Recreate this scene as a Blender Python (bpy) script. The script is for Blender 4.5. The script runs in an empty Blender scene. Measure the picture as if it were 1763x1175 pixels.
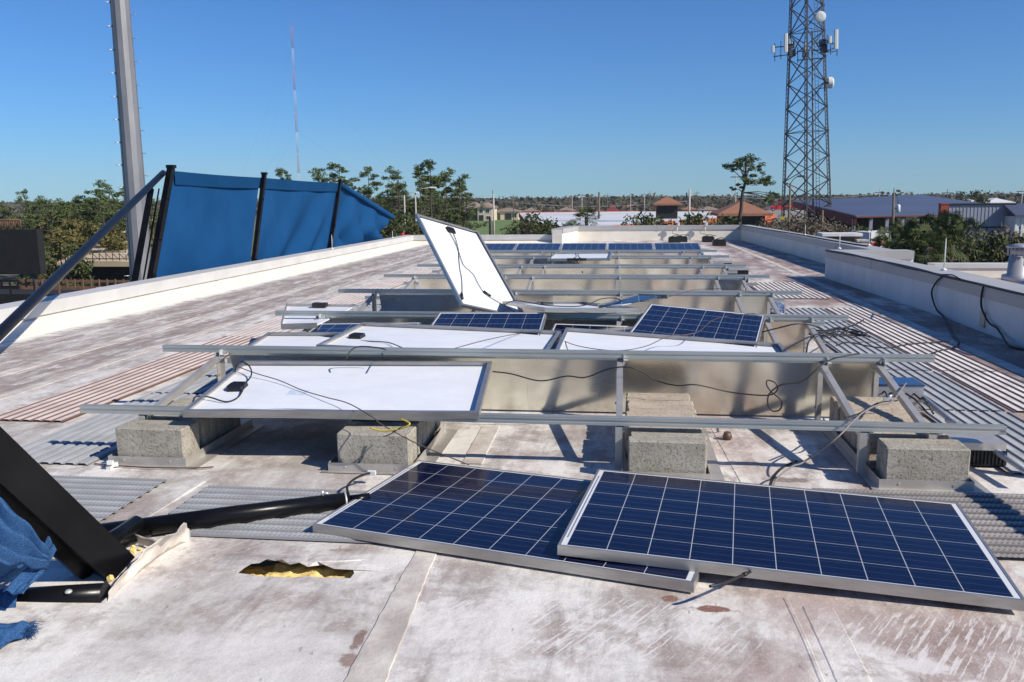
import bpy, math, random
from mathutils import Vector as V, Matrix as M, noise as mnoise
R = math.radians
random.seed(7)
sc = bpy.context.scene
col = sc.collection
# ------------------------------------------------------------------ camera
YAW, PITCH, ROLL, CH, FPX = 0.12670927629867643, 0.16330386804774844, -0.009090108257346206, 1.4433, 1483.7
f_ = V((-math.sin(YAW)*math.cos(PITCH), math.cos(YAW)*math.cos(PITCH), -math.sin(PITCH)))
r0 = V((math.cos(YAW), math.sin(YAW), 0)); u0 = r0.cross(f_)
cr = r0*math.cos(ROLL)+u0*math.sin(ROLL); cu = -r0*math.sin(ROLL)+u0*math.cos(ROLL)
cam = bpy.data.cameras.new('camera'); co = bpy.data.objects.new('camera', cam); col.objects.link(co)
mw = M.Identity(4)
for i in range(3):
    mw[i][0] = cr[i]; mw[i][1] = cu[i]; mw[i][2] = -f_[i]; mw[i][3] = (0, 0, CH)[i]
co.matrix_world = mw
cam.sensor_width = 36; cam.sensor_fit = 'HORIZONTAL'; cam.lens = FPX/1763*36; cam.clip_end = 5000; cam.clip_start = 0.05
sc.camera = co
# ------------------------------------------------------------------ light
SUN_EL, SUN_AZ = 37.0, 112.0      # azimuth clockwise from +Y
w = bpy.data.worlds.new("World"); sc.world = w; w.use_nodes = True
wn = w.node_tree.nodes; wl = w.node_tree.links
bg = wn['Background']; sky = wn.new('ShaderNodeTexSky'); sky.sky_type = 'NISHITA'; sky.sun_disc = False
sky.sun_elevation = R(SUN_EL); sky.sun_rotation = R(SUN_AZ); sky.altitude = 0; sky.air_density = 1.0; sky.dust_density = 0.0; sky.ozone_density = 5.0
hs = wn.new('ShaderNodeMix'); hs.data_type = 'RGBA'; hs.blend_type = 'MULTIPLY'; hs.inputs[0].default_value = 1.0; hs.inputs[7].default_value = (.34, .665, 1.02, 1)
wl.new(sky.outputs[0], hs.inputs[6]); wl.new(hs.outputs[2], bg.inputs[0]); bg.inputs[1].default_value = 0.092
sl = bpy.data.lights.new('sun', 'SUN'); sl.energy = 5.0; sl.angle = R(0.53); sl.color = (1.0, 0.92, 0.80)
so = bpy.data.objects.new('sun', sl); col.objects.link(so)
sd = V((math.cos(R(SUN_EL))*math.sin(R(SUN_AZ)), math.cos(R(SUN_EL))*math.cos(R(SUN_AZ)), math.sin(R(SUN_EL))))
so.rotation_euler = (-sd).to_track_quat('-Z', 'Y').to_euler(); so.location = sd*50
sc.view_settings.view_transform = 'Standard'; sc.view_settings.look = 'None'; sc.view_settings.exposure = 0.24; sc.view_settings.gamma = 1
sc.cycles.max_bounces = 6; sc.cycles.diffuse_bounces = 3; sc.cycles.glossy_bounces = 3
# ------------------------------------------------------------------ helpers
def ray(px, py): return cr*(px-881.5)-cu*(py-587.5)+f_*FPX
def atz(px, py, z=0.0):
    d = ray(px, py); t = (z-CH)/d.z; return V((0, 0, CH))+d*t
def aty(px, py, Y):
    d = ray(px, py); return V((0, 0, CH))+d*(Y/d.y)
def atx(px, py, X):
    d = ray(px, py); return V((0, 0, CH))+d*(X/d.x)
GZ = -6.0
class MB:
    def __init__(s): s.v = []; s.f = []; s.sm = []; s.mi = []
    def add(s, vs, fs, smooth=False, mi=0):
        o = len(s.v); s.v += [tuple(p) for p in vs]
        for f in fs: s.f.append(tuple(i+o for i in f)); s.sm.append(smooth); s.mi.append(mi)
    def box(s, x0, x1, y0, y1, z0, z1, mat=None, mi=0):
        vs = [V((x, y, z)) for z in (z0, z1) for y in (y0, y1) for x in (x0, x1)]
        if mat is not None: vs = [mat @ p for p in vs]
        s.add(vs, [(0, 2, 3, 1), (4, 5, 7, 6), (0, 1, 5, 4), (2, 6, 7, 3), (0, 4, 6, 2), (1, 3, 7, 5)], mi=mi); return s
    def hexa(s, b, t):   # bottom quad, top quad (same order)
        n = len(b); s.add(list(b)+list(t), [tuple(range(n))[::-1], tuple(range(n, 2*n))]+[(i, (i+1) % n, n+(i+1) % n, n+i) for i in range(n)]); return s
    def bar(s, a, b, w, h, up=V((0, 0, 1)), mi=0):
        a = V(a); b = V(b); d = (b-a).normalized(); sx = d.cross(up)
        if sx.length < 1e-4: sx = V((1, 0, 0))
        sx.normalize(); sy = sx.cross(d)
        vs = [p+sx*i*w/2+sy*j*h/2 for p in (a, b) for (i, j) in ((-1, -1), (1, -1), (1, 1), (-1, 1))]
        s.add(vs, [(0, 1, 2, 3), (7, 6, 5, 4), (0, 4, 5, 1), (1, 5, 6, 2), (2, 6, 7, 3), (3, 7, 4, 0)], mi=mi); return s
    def tube(s, pts, r, n=8, caps=True, mi=0, smooth=True):
        pts = [V(p) for p in pts]; m = len(pts)
        rr = r if isinstance(r, (list, tuple)) else [r]*m
        up = V((0, 0, 1)); vs = []; prev = None
        for i, p in enumerate(pts):
            d = (pts[min(i+1, m-1)]-pts[max(i-1, 0)])
            if d.length < 1e-9: d = V((1, 0, 0))
            d.normalize()
            if prev is None:
                a = d.cross(up)
                if a.length < 1e-3: a = d.cross(V((1, 0, 0)))
            else: a = prev-d*prev.dot(d)
            if a.length < 1e-6: a = d.orthogonal()
            a.normalize(); prev = a; b = d.cross(a)
            vs += [p+(a*math.cos(2*math.pi*k/n)+b*math.sin(2*math.pi*k/n))*rr[i] for k in range(n)]
        fs = [(i*n+k, i*n+(k+1) % n, (i+1)*n+(k+1) % n, (i+1)*n+k) for i in range(m-1) for k in range(n)]
        s.add(vs, fs, smooth, mi)
        if caps:
            o = len(s.v)-m*n
            s.f += [tuple(o+k for k in range(n))[::-1], tuple(o+(m-1)*n+k for k in range(n))]; s.sm += [False, False]; s.mi += [mi, mi]
        return s
    def lathe(s, c, prof, n=16, mi=0):
        vs = []; c = V(c)
        for (r, z) in prof: vs += [c+V((r*math.cos(2*math.pi*k/n), r*math.sin(2*math.pi*k/n), z)) for k in range(n)]
        m = len(prof)
        s.add(vs, [(i*n+k, i*n+(k+1) % n, (i+1)*n+(k+1) % n, (i+1)*n+k) for i in range(m-1) for k in range(n)], True, mi)
        o = len(s.v)-m*n
        s.f += [tuple(o+k for k in range(n))[::-1], tuple(o+(m-1)*n+k for k in range(n))]; s.sm += [False, False]; s.mi += [mi, mi]
        return s
    def grid(s, P, smooth=True, mi=0):
        m = len(P); n = len(P[0])
        s.add([q for row in P for q in row], [(i*n+j, i*n+j+1, (i+1)*n+j+1, (i+1)*n+j) for i in range(m-1) for j in range(n-1)], smooth, mi); return s
    def build(s, name, mat, parent=None, loc=None):
        me = bpy.data.meshes.new(name)
        if loc is not None:
            L = V(loc); s.v = [tuple(V(p)-L) for p in s.v]
        me.from_pydata(s.v, [], s.f)
        ms = mat if isinstance(mat, (list, tuple)) else [mat]
        for m_ in ms: me.materials.append(m_)
        me.polygons.foreach_set('use_smooth', s.sm); me.polygons.foreach_set('material_index', s.mi); me.update()
        o = bpy.data.objects.new(name, me); col.objects.link(o)
        if loc is not None: o.location = loc
        if parent is not None: o.parent = parent
        return o
def catmull(pts, k=6):
    pts = [V(p) for p in pts]; out = []
    P = [pts[0]*2-pts[1]]+pts+[pts[-1]*2-pts[-2]]
    for i in range(1, len(P)-2):
        for j in range(k):
            t = j/k; a, b, c, d = P[i-1:i+3]
            out.append(0.5*((2*b)+(c-a)*t+(2*a-5*b+4*c-d)*t*t+(3*b-a-3*c+d)*t**3))
    out.append(pts[-1]); return out
def tag(o, label=None, cat=None, group=None, kind=None):
    if label: o['label'] = label
    if cat: o['category'] = cat
    if group: o['group'] = group
    if kind: o['kind'] = kind
    return o
def empty(name, loc=(0, 0, 0), label=None, cat=None, group=None):
    o = bpy.data.objects.new(name, None); col.objects.link(o); o.location = loc; o.empty_display_size = .2
    return tag(o, label, cat, group)
def copy_tree(o, parent=None):
    c = o.copy(); col.objects.link(c)
    if parent is not None: c.parent = parent
    for ch in list(o.children): copy_tree(ch, c)
    return c
# ------------------------------------------------------------------ materials
def nmat(name):
    m = bpy.data.materials.new(name); m.use_nodes = True; nt = m.node_tree; return m, nt, nt.nodes['Principled BSDF']
class N:
    def __init__(s, nt): s.nt = nt; s.co = nt.nodes.new('ShaderNodeTexCoord')
    def n(s, t, **k):
        a = s.nt.nodes.new(t)
        for q, v in k.items(): setattr(a, q, v)
        return a
    def link(s, a, b): s.nt.links.new(a, b)
    def mapped(s, sc_=(1, 1, 1), rot=(0, 0, 0), loc=(0, 0, 0), src='Object'):
        m = s.n('ShaderNodeMapping'); m.inputs['Scale'].default_value = sc_; m.inputs['Rotation'].default_value = rot; m.inputs['Location'].default_value = loc
        s.link(s.co.outputs[src], m.inputs[0]); return m.outputs[0]
    def noise(s, vec, scale, detail=4, rough=.55, dist=0):
        a = s.n('ShaderNodeTexNoise'); a.inputs['Scale'].default_value = scale; a.inputs['Detail'].default_value = detail; a.inputs['Roughness'].default_value = rough; a.inputs['Distortion'].default_value = dist
        s.link(vec, a.inputs['Vector']); return a.outputs['Fac']
    def ramp(s, fac, stops):
        a = s.n('ShaderNodeValToRGB'); e = a.color_ramp.elements
        e[0].position = stops[0][0]; e[len(e)-1].position = stops[-1][0]
        for p, c in stops[1:-1]: e.new(p)
        for i, (p, c) in enumerate(stops): e[i].color = (c, c, c, 1) if not isinstance(c, (tuple, list)) else (*c, 1)
        s.link(fac, a.inputs[0]); return a.outputs[0]
    def mix(s, fac, a, b, mode='MIX'):
        m = s.n('ShaderNodeMix', data_type='RGBA', blend_type=mode)
        for sock, v in ((m.inputs[0], fac), (m.inputs[6], a), (m.inputs[7], b)):
            if hasattr(v, 'is_linked') or hasattr(v, 'links'): s.link(v, sock)
            elif isinstance(v, (int, float)): sock.default_value = v if sock == m.inputs[0] else (v, v, v, 1)
            else: sock.default_value = (*v, 1)
        return m.outputs[2]
    def math(s, op, a, b=None, c=None):
        m = s.n('ShaderNodeMath', operation=op)
        for i, v in enumerate((a, b, c)):
            if v is None: continue
            if isinstance(v, (int, float)): m.inputs[i].default_value = v
            else: s.link(v, m.inputs[i])
        return m.outputs[0]
    def bump(s, h, strength, dist, bsdf):
        b = s.n('ShaderNodeBump'); b.inputs['Strength'].default_value = strength; b.inputs['Distance'].default_value = dist
        s.link(h, b.inputs['Height']); s.link(b.outputs[0], bsdf.inputs['Normal'])
    def xyz(s, vec=None):
        a = s.n('ShaderNodeSeparateXYZ'); s.link(vec if vec is not None else s.co.outputs['Object'], a.inputs[0]); return a.outputs
def simple(name, c1, c2=None, rough=.6, metal=0, scale=3, bump=0, bscale=40, stretch=(1, 1, 1), spec=.5, lo=.35, hi=.65, bdist=.01):
    m, nt, b = nmat(name); k = N(nt)
    vec = k.mapped(stretch)
    if c2 is not None:
        f = k.noise(vec, scale, 5, .6); k.link(k.mix(k.ramp(f, [(lo, 0.), (hi, 1.)]), c1, c2), b.inputs['Base Color'])
    else: b.inputs['Base Color'].default_value = (*c1, 1)
    b.inputs['Roughness'].default_value = rough; b.inputs['Metallic'].default_value = metal; b.inputs['Specular IOR Level'].default_value = spec
    if bump: k.bump(k.noise(vec, bscale, 4, .6), bump, bdist, b)
    return m
MT = {}
_d = cr*(618-881.5)-cu*(1100-587.5)+f_*FPX; STX1, STY1 = -_d.x*CH/_d.z, -_d.y*CH/_d.z
_d = cr*(600-881.5)-cu*(1137-587.5)+f_*FPX; STX2, STY2 = -_d.x*CH/_d.z, -_d.y*CH/_d.z
def roof_material(name, red=0.0, tint=(1, 1, 1)):
    m, nt, b = nmat(name); k = N(nt); X = k.xyz()
    st = k.mapped((1.5, .42, 1)); iso = k.mapped((1, 1, 1)); st2 = k.mapped((5, .8, 1)); st3 = k.mapped((1, 1, 1), (0, 0, R(35)))
    big = k.noise(st, .9, 6, .62, .4); mid = k.noise(iso, 2.6, 7, .68, .3); fine = k.noise(iso, 26, 6, .7); streak = k.noise(st2, 1.6, 7, .7, .6); speck = k.noise(iso, 90, 3, .6)
    s1 = k.math('ADD', k.math('MULTIPLY', big, .55), k.math('ADD', k.math('MULTIPLY', mid, .22), k.math('MULTIPLY', streak, .23)))
    s1 = k.math('ADD', s1, k.math('MULTIPLY', k.math('SUBTRACT', fine, .5), .13))
    dirt = k.ramp(s1, [(.46, 0.), (.53, .55), (.64, 1.)])
    # more dirt on the long strip beside the left parapet and along the right parapet, white coat left by the walls
    left = k.ramp(k.math('MULTIPLY_ADD', X[0], -.1, 0.), [(.44, 0.), (.50, 1.)])
    dirt = k.mix(k.math('MULTIPLY', left, .3), dirt, k.ramp(streak, [(.36, .0), (.47, 1.)]))
    white = (.80*tint[0], .775*tint[1], .725*tint[2]); grey = (.36*tint[0], .335*tint[1], .305*tint[2])
    c = k.mix(dirt, white, grey)
    dark = k.ramp(k.math('ADD', k.math('MULTIPLY', streak, .6), k.math('MULTIPLY', mid, .4)), [(.53, 0.), (.64, 1.)])
    c = k.mix(k.math('MULTIPLY', dark, .55), c, (.20, .155, .145))
    # reddish algae, stronger to the right of the racks
    rz = k.ramp(k.math('MULTIPLY_ADD', X[0], .1, .5), [(.48, .18), (.55, .75), (.70, .85), (.82, 1.)])
    rn = k.ramp(k.noise(k.mapped((1.1, .5, 1), loc=(7, 3, 0)), 1.7, 7, .68, .5), [(.44, 0.), (.58, 1.)])
    c = k.mix(k.math('MULTIPLY', k.math('MULTIPLY', rz, rn), .8), c, (.28, .155, .125))
    mot = k.ramp(k.math('ADD', k.math('MULTIPLY', k.noise(iso, 9, 8, .78), .7), k.math('MULTIPLY', mid, .3)), [(.47, 0.), (.54, 1.)])
    c = k.mix(k.math('MULTIPLY', k.math('MULTIPLY', mot, k.ramp(mid, [(.42, 0.), (.56, 1.)])), .5), c, (.31, .235, .20))
    lane = k.ramp(k.math('MULTIPLY_ADD', X[0], -.1, 0.), [(.44, 0.), (.48, 1.), (.60, 1.), (.64, 0.)])
    ld = k.ramp(k.noise(k.mapped((4, .5, 1), loc=(2, 1, 0)), 1.5, 8, .72, .5), [(.44, 0.), (.53, 1.)])
    c = k.mix(k.math('MULTIPLY', k.math('MULTIPLY', lane, ld), .62), c, (.225, .175, .15))
    ld2 = k.ramp(k.noise(k.mapped((2.2, .7, 1), loc=(8, 4, 0)), 2.6, 9, .8, .8), [(.50, 0.), (.535, 1.)])
    c = k.mix(k.math('MULTIPLY', k.math('MULTIPLY', lane, ld2), .5), c, (.27, .175, .14))
    lw = k.ramp(k.noise(k.mapped((2.6, .5, 1), loc=(1, 7, 0)), 1.9, 9, .78, .6), [(.55, 0.), (.585, 1.)])
    c = k.mix(k.math('MULTIPLY', k.math('MULTIPLY', lane, lw), .8), c, (.74, .71, .68))
    rs = k.math('MULTIPLY', k.ramp(k.math('MULTIPLY_ADD', X[0], .1, .5), [(.755, 0.), (.79, 1.)]), k.ramp(k.noise(k.mapped((1.6, .6, 1), loc=(5, 5, 0)), 1.8, 8, .72, .5), [(.42, .15), (.56, 1.)]))
    c = k.mix(k.math('MULTIPLY', rs, .75), c, (.20, .125, .11))
    ragged = k.ramp(k.math('ADD', k.math('MULTIPLY_ADD', X[0], -.1, 0.), k.math('MULTIPLY', k.math('SUBTRACT', k.noise(k.mapped((1, 1.6, 1)), 2.4, 6, .7), .5), .10)), [(.622, 0.), (.636, 1.)])
    c = k.mix(ragged, c, (.82, .80, .74))
    near = k.ramp(k.math('ADD', k.math('MULTIPLY', X[1], .2), k.math('ADD', k.math('MULTIPLY', k.math('SUBTRACT', k.noise(k.mapped((.8, 1.8, 1)), 1.6, 7, .68), .5), .42), k.math('MAXIMUM', 0, k.math('MULTIPLY', X[0], .10)))), [(.46, 1.), (.54, 0.)])
    c = k.mix(k.math('MULTIPLY', near, .6), c, (.80, .785, .75))
    gr = k.ramp(k.noise(iso, 140, 2, .5), [(.35, .0), (.65, 1.)]); c = k.mix(k.math('MULTIPLY', gr, .16), c, (.16, .14, .13))
    # scuffed bare scratches, diagonal, in the foreground
    sm_ = k.n('ShaderNodeMapping'); sm_.inputs['Scale'].default_value = (1.3, 17, 1); k.link(k.mapped((1, 1, 1), (0, 0, R(-58))), sm_.inputs[0]); sv = sm_.outputs[0]
    ex = k.math('DIVIDE', k.math('SUBTRACT', X[0], -.12), .75); ey = k.math('DIVIDE', k.math('SUBTRACT', X[1], 2.76), .26); ex2 = k.math('DIVIDE', k.math('SUBTRACT', X[0], 1.15), .6)
    el = k.math('MINIMUM', k.math('ADD', k.math('MULTIPLY', ex, ex), k.math('MULTIPLY', ey, ey)), k.math('ADD', k.math('MULTIPLY', ex2, ex2), k.math('MULTIPLY', ey, ey)))
    scn = k.ramp(k.noise(sv, 3.4, 6, .7), [(.535, 0.), (.56, 1.)]); reg = k.math('MAXIMUM', k.math('MULTIPLY', k.ramp(k.noise(iso, 1.1, 3, .5), [(.52, 0.), (.6, 1.)]), .35), k.ramp(k.math('ADD', el, k.math('MULTIPLY', k.noise(iso, 7, 3, .5), .5)), [(.8, 1.), (1.25, 0.)]))
    c = k.mix(k.math('MULTIPLY', k.math('MULTIPLY', scn, reg), .8), c, (.72, .68, .65))
    for (sx, sy, ax, ay, cc, st_) in ((.335, 2.93, .10, .028, (.20, .075, .05), .9), (.19, 3.0, .035, .03, (.22, .09, .06), .8), (STX1, STY1, .022, .085, (.20, .11, .09), .8), (STX2, STY2, .04, .05, (.22, .13, .10), .75), (.86, 4.42, .13, .05, (.12, .085, .07), .7), (-1.15, 3.30, .06, .02, (.22, .10, .07), .5), (.95, 2.62, .10, .06, (.72, .69, .66), .8), (1.05, 2.50, .07, .05, (.74, .71, .68), .8), (2.9, 8.6, .3, .5, (.10, .085, .075), .6), (3.3, 7.2, .25, .6, (.11, .09, .08), .6), (3.0, 10.4, .25, .7, (.12, .09, .085), .5)):
        dx = k.math('DIVIDE', k.math('SUBTRACT', X[0], sx), ax); dy = k.math('DIVIDE', k.math('SUBTRACT', X[1], sy), ay)
        dd = k.math('ADD', k.math('SQRT', k.math('ADD', k.math('MULTIPLY', dx, dx), k.math('MULTIPLY', dy, dy))), k.math('MULTIPLY', k.math('SUBTRACT', k.noise(iso, 12, 6, .75), .5), 2.2))
        c = k.mix(k.math('MULTIPLY', k.ramp(dd, [(.70, 1.), (1.0, 0.)]), st_), c, cc)
    # white spots where the coat shows
    sp = k.ramp(k.noise(k.mapped((1, 1, 1), loc=(3, 9, 0)), 60, 2, .5), [(.62, 0.), (.70, 1.)])
    c = k.mix(k.math('MULTIPLY', sp, .5), c, (.66, .63, .61))
    ds = k.ramp(k.noise(k.mapped((30, 9, 1), (0, 0, R(-12))), 1.6, 3, .5), [(.70, 0.), (.74, 1.)])
    c = k.mix(k.math('MULTIPLY', ds, .45), c, (.10, .095, .09))
    k.link(c, b.inputs['Base Color']); b.inputs['Roughness'].default_value = .62; b.inputs['Specular IOR Level'].default_value = .35
    hh = k.math('ADD', k.math('MULTIPLY', fine, .5), k.math('MULTIPLY', k.noise(iso, 4, 4, .5), 1.6)); k.bump(hh, .35, .02, b)
    return m
MT['roof'] = roof_material('roof_membrane')
MT['strip'] = simple('seam_strip', (.66, .62, .55), (.42, .37, .33), .65, 0, 5, .4, 30)
MT['cream'] = simple('white_wall_coat', (.80, .76, .66), (.70, .66, .57), .6, 0, 2.2, .15, 12, stretch=(1, 1, 2))
MT['wallblue'] = simple('white_wall_paint', (.72, .71, .69), (.62, .62, .60), .6, 0, 3, .1, 14, stretch=(1, 1, .3))
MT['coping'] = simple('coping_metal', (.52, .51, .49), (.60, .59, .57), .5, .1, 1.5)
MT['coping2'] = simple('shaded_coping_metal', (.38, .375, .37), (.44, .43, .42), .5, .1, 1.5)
MT['alu'] = simple('aluminium_frame', (.50, .485, .46), (.40, .38, .355), .38, .75, 7, stretch=(1, 1, 6))
MT['rail'] = simple('galvanised_rail', (.46, .48, .46), (.60, .60, .56), .42, .7, 6, stretch=(.3, 2, 2))
MT['strut'] = simple('aluminium_strut', (.60, .58, .54), (.50, .47, .43), .45, .6, 8)
def backsheet():
    m, nt, b = nmat('white_backsheet'); k = N(nt); X = k.xyz()
    c = k.mix(k.ramp(k.noise(k.mapped((1, 2, 1)), 2.5, 6, .7), [(.35, 0.), (.7, 1.)]), (.80, .82, .85), (.70, .72, .76))
    gx = k.math('LESS_THAN', k.math('ABSOLUTE', k.math('SUBTRACT', k.math('FRACT', k.math('ADD', k.math('DIVIDE', X[0], .1585), 20)), .5)), .475); gy = k.math('LESS_THAN', k.math('ABSOLUTE', k.math('SUBTRACT', k.math('FRACT', k.math('ADD', k.math('DIVIDE', X[1], .1585), 20)), .5)), .475)
    c = k.mix(k.math('MULTIPLY', k.math('MULTIPLY', gx, gy), .10), c, (.60, .64, .74))
    c = k.mix(k.math('MULTIPLY', k.ramp(k.noise(k.mapped(), 11, 6, .75), [(.62, 0.), (.70, 1.)]), .35), c, (.50, .44, .34))
    k.link(c, b.inputs['Base Color']); b.inputs['Roughness'].default_value = .4; k.bump(k.noise(k.mapped(), 3, 3, .5), .06, .03, b); return m
MT['back'] = backsheet()
MT['black'] = simple('black_plastic', (.012, .012, .013), None, .45)
MT['cable'] = simple('black_cable', (.015, .014, .014), None, .5)
MT['cablebrown'] = simple('brown_wire', (.10, .06, .045), None, .5)
MT['cablegrey'] = simple('grey_wire', (.22, .20, .18), None, .5)
MT['yellow'] = simple('yellow_wire', (.55, .42, .05), None, .5)
MT['paint'] = simple('black_steel_paint', (.003, .003, .004), (.007, .007, .008), .28, .0, 4, .04, 50, spec=.2)
MT['paint2'] = simple('dark_tube_paint', (.005, .005, .008), (.009, .008, .010), .4, .0, 5, spec=.25)
MT['bolt'] = simple('white_bolt', (.7, .7, .68), None, .35, .5)
MT['insul'] = simple('yellow_foam_insulation', (.85, .68, .27), (.70, .48, .15), .9, 0, 14, .9, 60)
MT['dark'] = simple('dark_void', (.02, .018, .016), None, .9)
MT['white'] = simple('white_paint', (.75, .75, .73), (.66, .66, .64), .5, 0, 3)
MT['clear'] = simple('sticker', (.42, .52, .66), (.66, .72, .80), .5, 0, 40)
MT['tanplate'] = simple('tan_plate', (.62, .50, .30), None, .6)
MT['polesteel'] = simple('weathered_pole_steel', (.20, .205, .22), (.27, .27, .285), .5, .35, 2.2, stretch=(1, 1, .25))
MT['steelblue'] = simple('dark_mirror_lid', (.10, .15, .25), None, .12, .9)
MT['galv'] = simple('galvanised_steel', (.40, .41, .43), (.50, .51, .53), .45, .55, 2.2, stretch=(1, 1, .25))
def sheet_material():
    m, nt, b = nmat('galvanised_sheet'); k = N(nt)
    v = k.mapped((1, 1, 1)); n1 = k.noise(v, 1.7, 3, .5, .6); n2 = k.noise(k.mapped((.7, 3, 3)), 3, 4, .6)
    f = k.math('ADD', k.math('MULTIPLY', n1, .7), k.math('MULTIPLY', n2, .3))
    k.link(k.mix(k.ramp(f, [(.38, 0.), (.62, 1.)]), (.66, .645, .57), (.80, .79, .72)), b.inputs['Base Color'])
    b.inputs['Metallic'].default_value = .85; k.link(k.ramp(f, [(.35, .30), (.65, .22)]), b.inputs['Roughness'])
    k.bump(k.noise(v, 1.3, 2, .4), .25, .05, b); return m
MT['sheet'] = sheet_material()
def concrete(name, a, b2, c3):
    m, nt, b = nmat(name); k = N(nt); oi = k.n('ShaderNodeObjectInfo')
    ad = k.n('ShaderNodeVectorMath', operation='ADD'); k.link(k.co.outputs['Object'], ad.inputs[0])
    cb = k.n('ShaderNodeCombineXYZ'); k.link(k.math('MULTIPLY', oi.outputs['Random'], 50), cb.inputs[0]); k.link(cb.outputs[0], ad.inputs[1]); v = ad.outputs[0]
    c = k.mix(k.ramp(k.noise(v, 7, 6, .65), [(.35, 0.), (.65, 1.)]), a, b2)
    
    pits = k.math('ADD', k.math('MULTIPLY', k.ramp(k.noise(v, 120, 3, .7), [(.36, 1.), (.47, 0.)]), .6), k.math('MULTIPLY', k.ramp(k.noise(v, 55, 5, .75), [(.36, 1.), (.46, 0.)]), .6))
    c = k.mix(k.math('MINIMUM', k.math('MULTIPLY', pits, .8), .85), c, c3)
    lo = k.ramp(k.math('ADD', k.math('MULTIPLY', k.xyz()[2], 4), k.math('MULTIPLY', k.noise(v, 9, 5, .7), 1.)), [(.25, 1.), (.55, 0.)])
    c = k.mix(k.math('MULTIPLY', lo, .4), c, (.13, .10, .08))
    k.link(c, b.inputs['Base Color']); b.inputs['Roughness'].default_value = .92
    k.bump(k.math('SUBTRACT', k.noise(v, 60, 5, .7), k.math('MULTIPLY', pits, .6)), .7, .006, b); return m
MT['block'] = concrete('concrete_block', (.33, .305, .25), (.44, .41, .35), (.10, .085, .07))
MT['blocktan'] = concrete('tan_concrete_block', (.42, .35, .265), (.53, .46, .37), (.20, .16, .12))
def mat_material(name, top, groove, along):
    m, nt, b = nmat(name); k = N(nt); X = k.xyz(); o = k.co.outputs['Object']
    a = X[1] if along == 'x' else X[0]; l = X[0] if along == 'x' else X[1]
    u = k.math('FRACT', k.math('ADD', k.math('DIVIDE', a, .075), 100))         # across the ridges
    zig = k.math('PINGPONG', k.math('MULTIPLY', a, 1.), .0187)
    tt = k.math('FRACT', k.math('ADD', k.math('DIVIDE', k.math('ADD', l, k.math('MULTIPLY', zig, .9)), .022), 200))
    hole = k.math('LESS_THAN', tt, .42)
    groove_m = k.ramp(u, [(.0, 1.), (.16, 1.), (.26, 0.), (.74, 0.), (.84, 1.)]) if along == 'x' else k.ramp(u, [(.0, 1.), (.19, 1.), (.26, 0.), (.74, 0.), (.81, 1.)])
    side = k.ramp(u, [(.18, 0.), (.26, 1.), (.46, .0), (.54, 0.), (.74, 1.), (.82, 0.)])
    n = k.noise(k.mapped(), 3, 5, .65)
    c = k.mix(k.ramp(n, [(.4, 0.), (.62, 1.)]), top, tuple(t*.72 for t in top))
    c = k.mix(k.math('MULTIPLY', k.math('MULTIPLY', hole, side), .9 if along == 'x' else .15), c, tuple(g*.35 for g in groove))
    c = k.mix(groove_m, c, groove)
    k.link(c, b.inputs['Base Color']); b.inputs['Roughness'].default_value = .7
    return m
MT['matgrey'] = mat_material('grey_grip_mat', (.46, .48, .49), (.25, .25, .26), 'y')
MT['matwhite'] = mat_material('worn_pale_grip_mat', (.78, .75, .71), (.34, .22, .19), 'y')
MT['matrust'] = mat_material('rust_stained_grip_mat', (.76, .69, .64), (.16, .075, .055), 'y')
MT['matpale'] = mat_material('pale_grip_mat', (.76, .72, .68), (.33, .25, .225), 'y')
MT['matfront'] = mat_material('grey_grip_mat_front', (.43, .45, .46), (.22, .22, .23), 'x')
MT['matdark'] = mat_material('dark_grip_mat', (.36, .34, .33), (.10, .09, .09), 'x')
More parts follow.
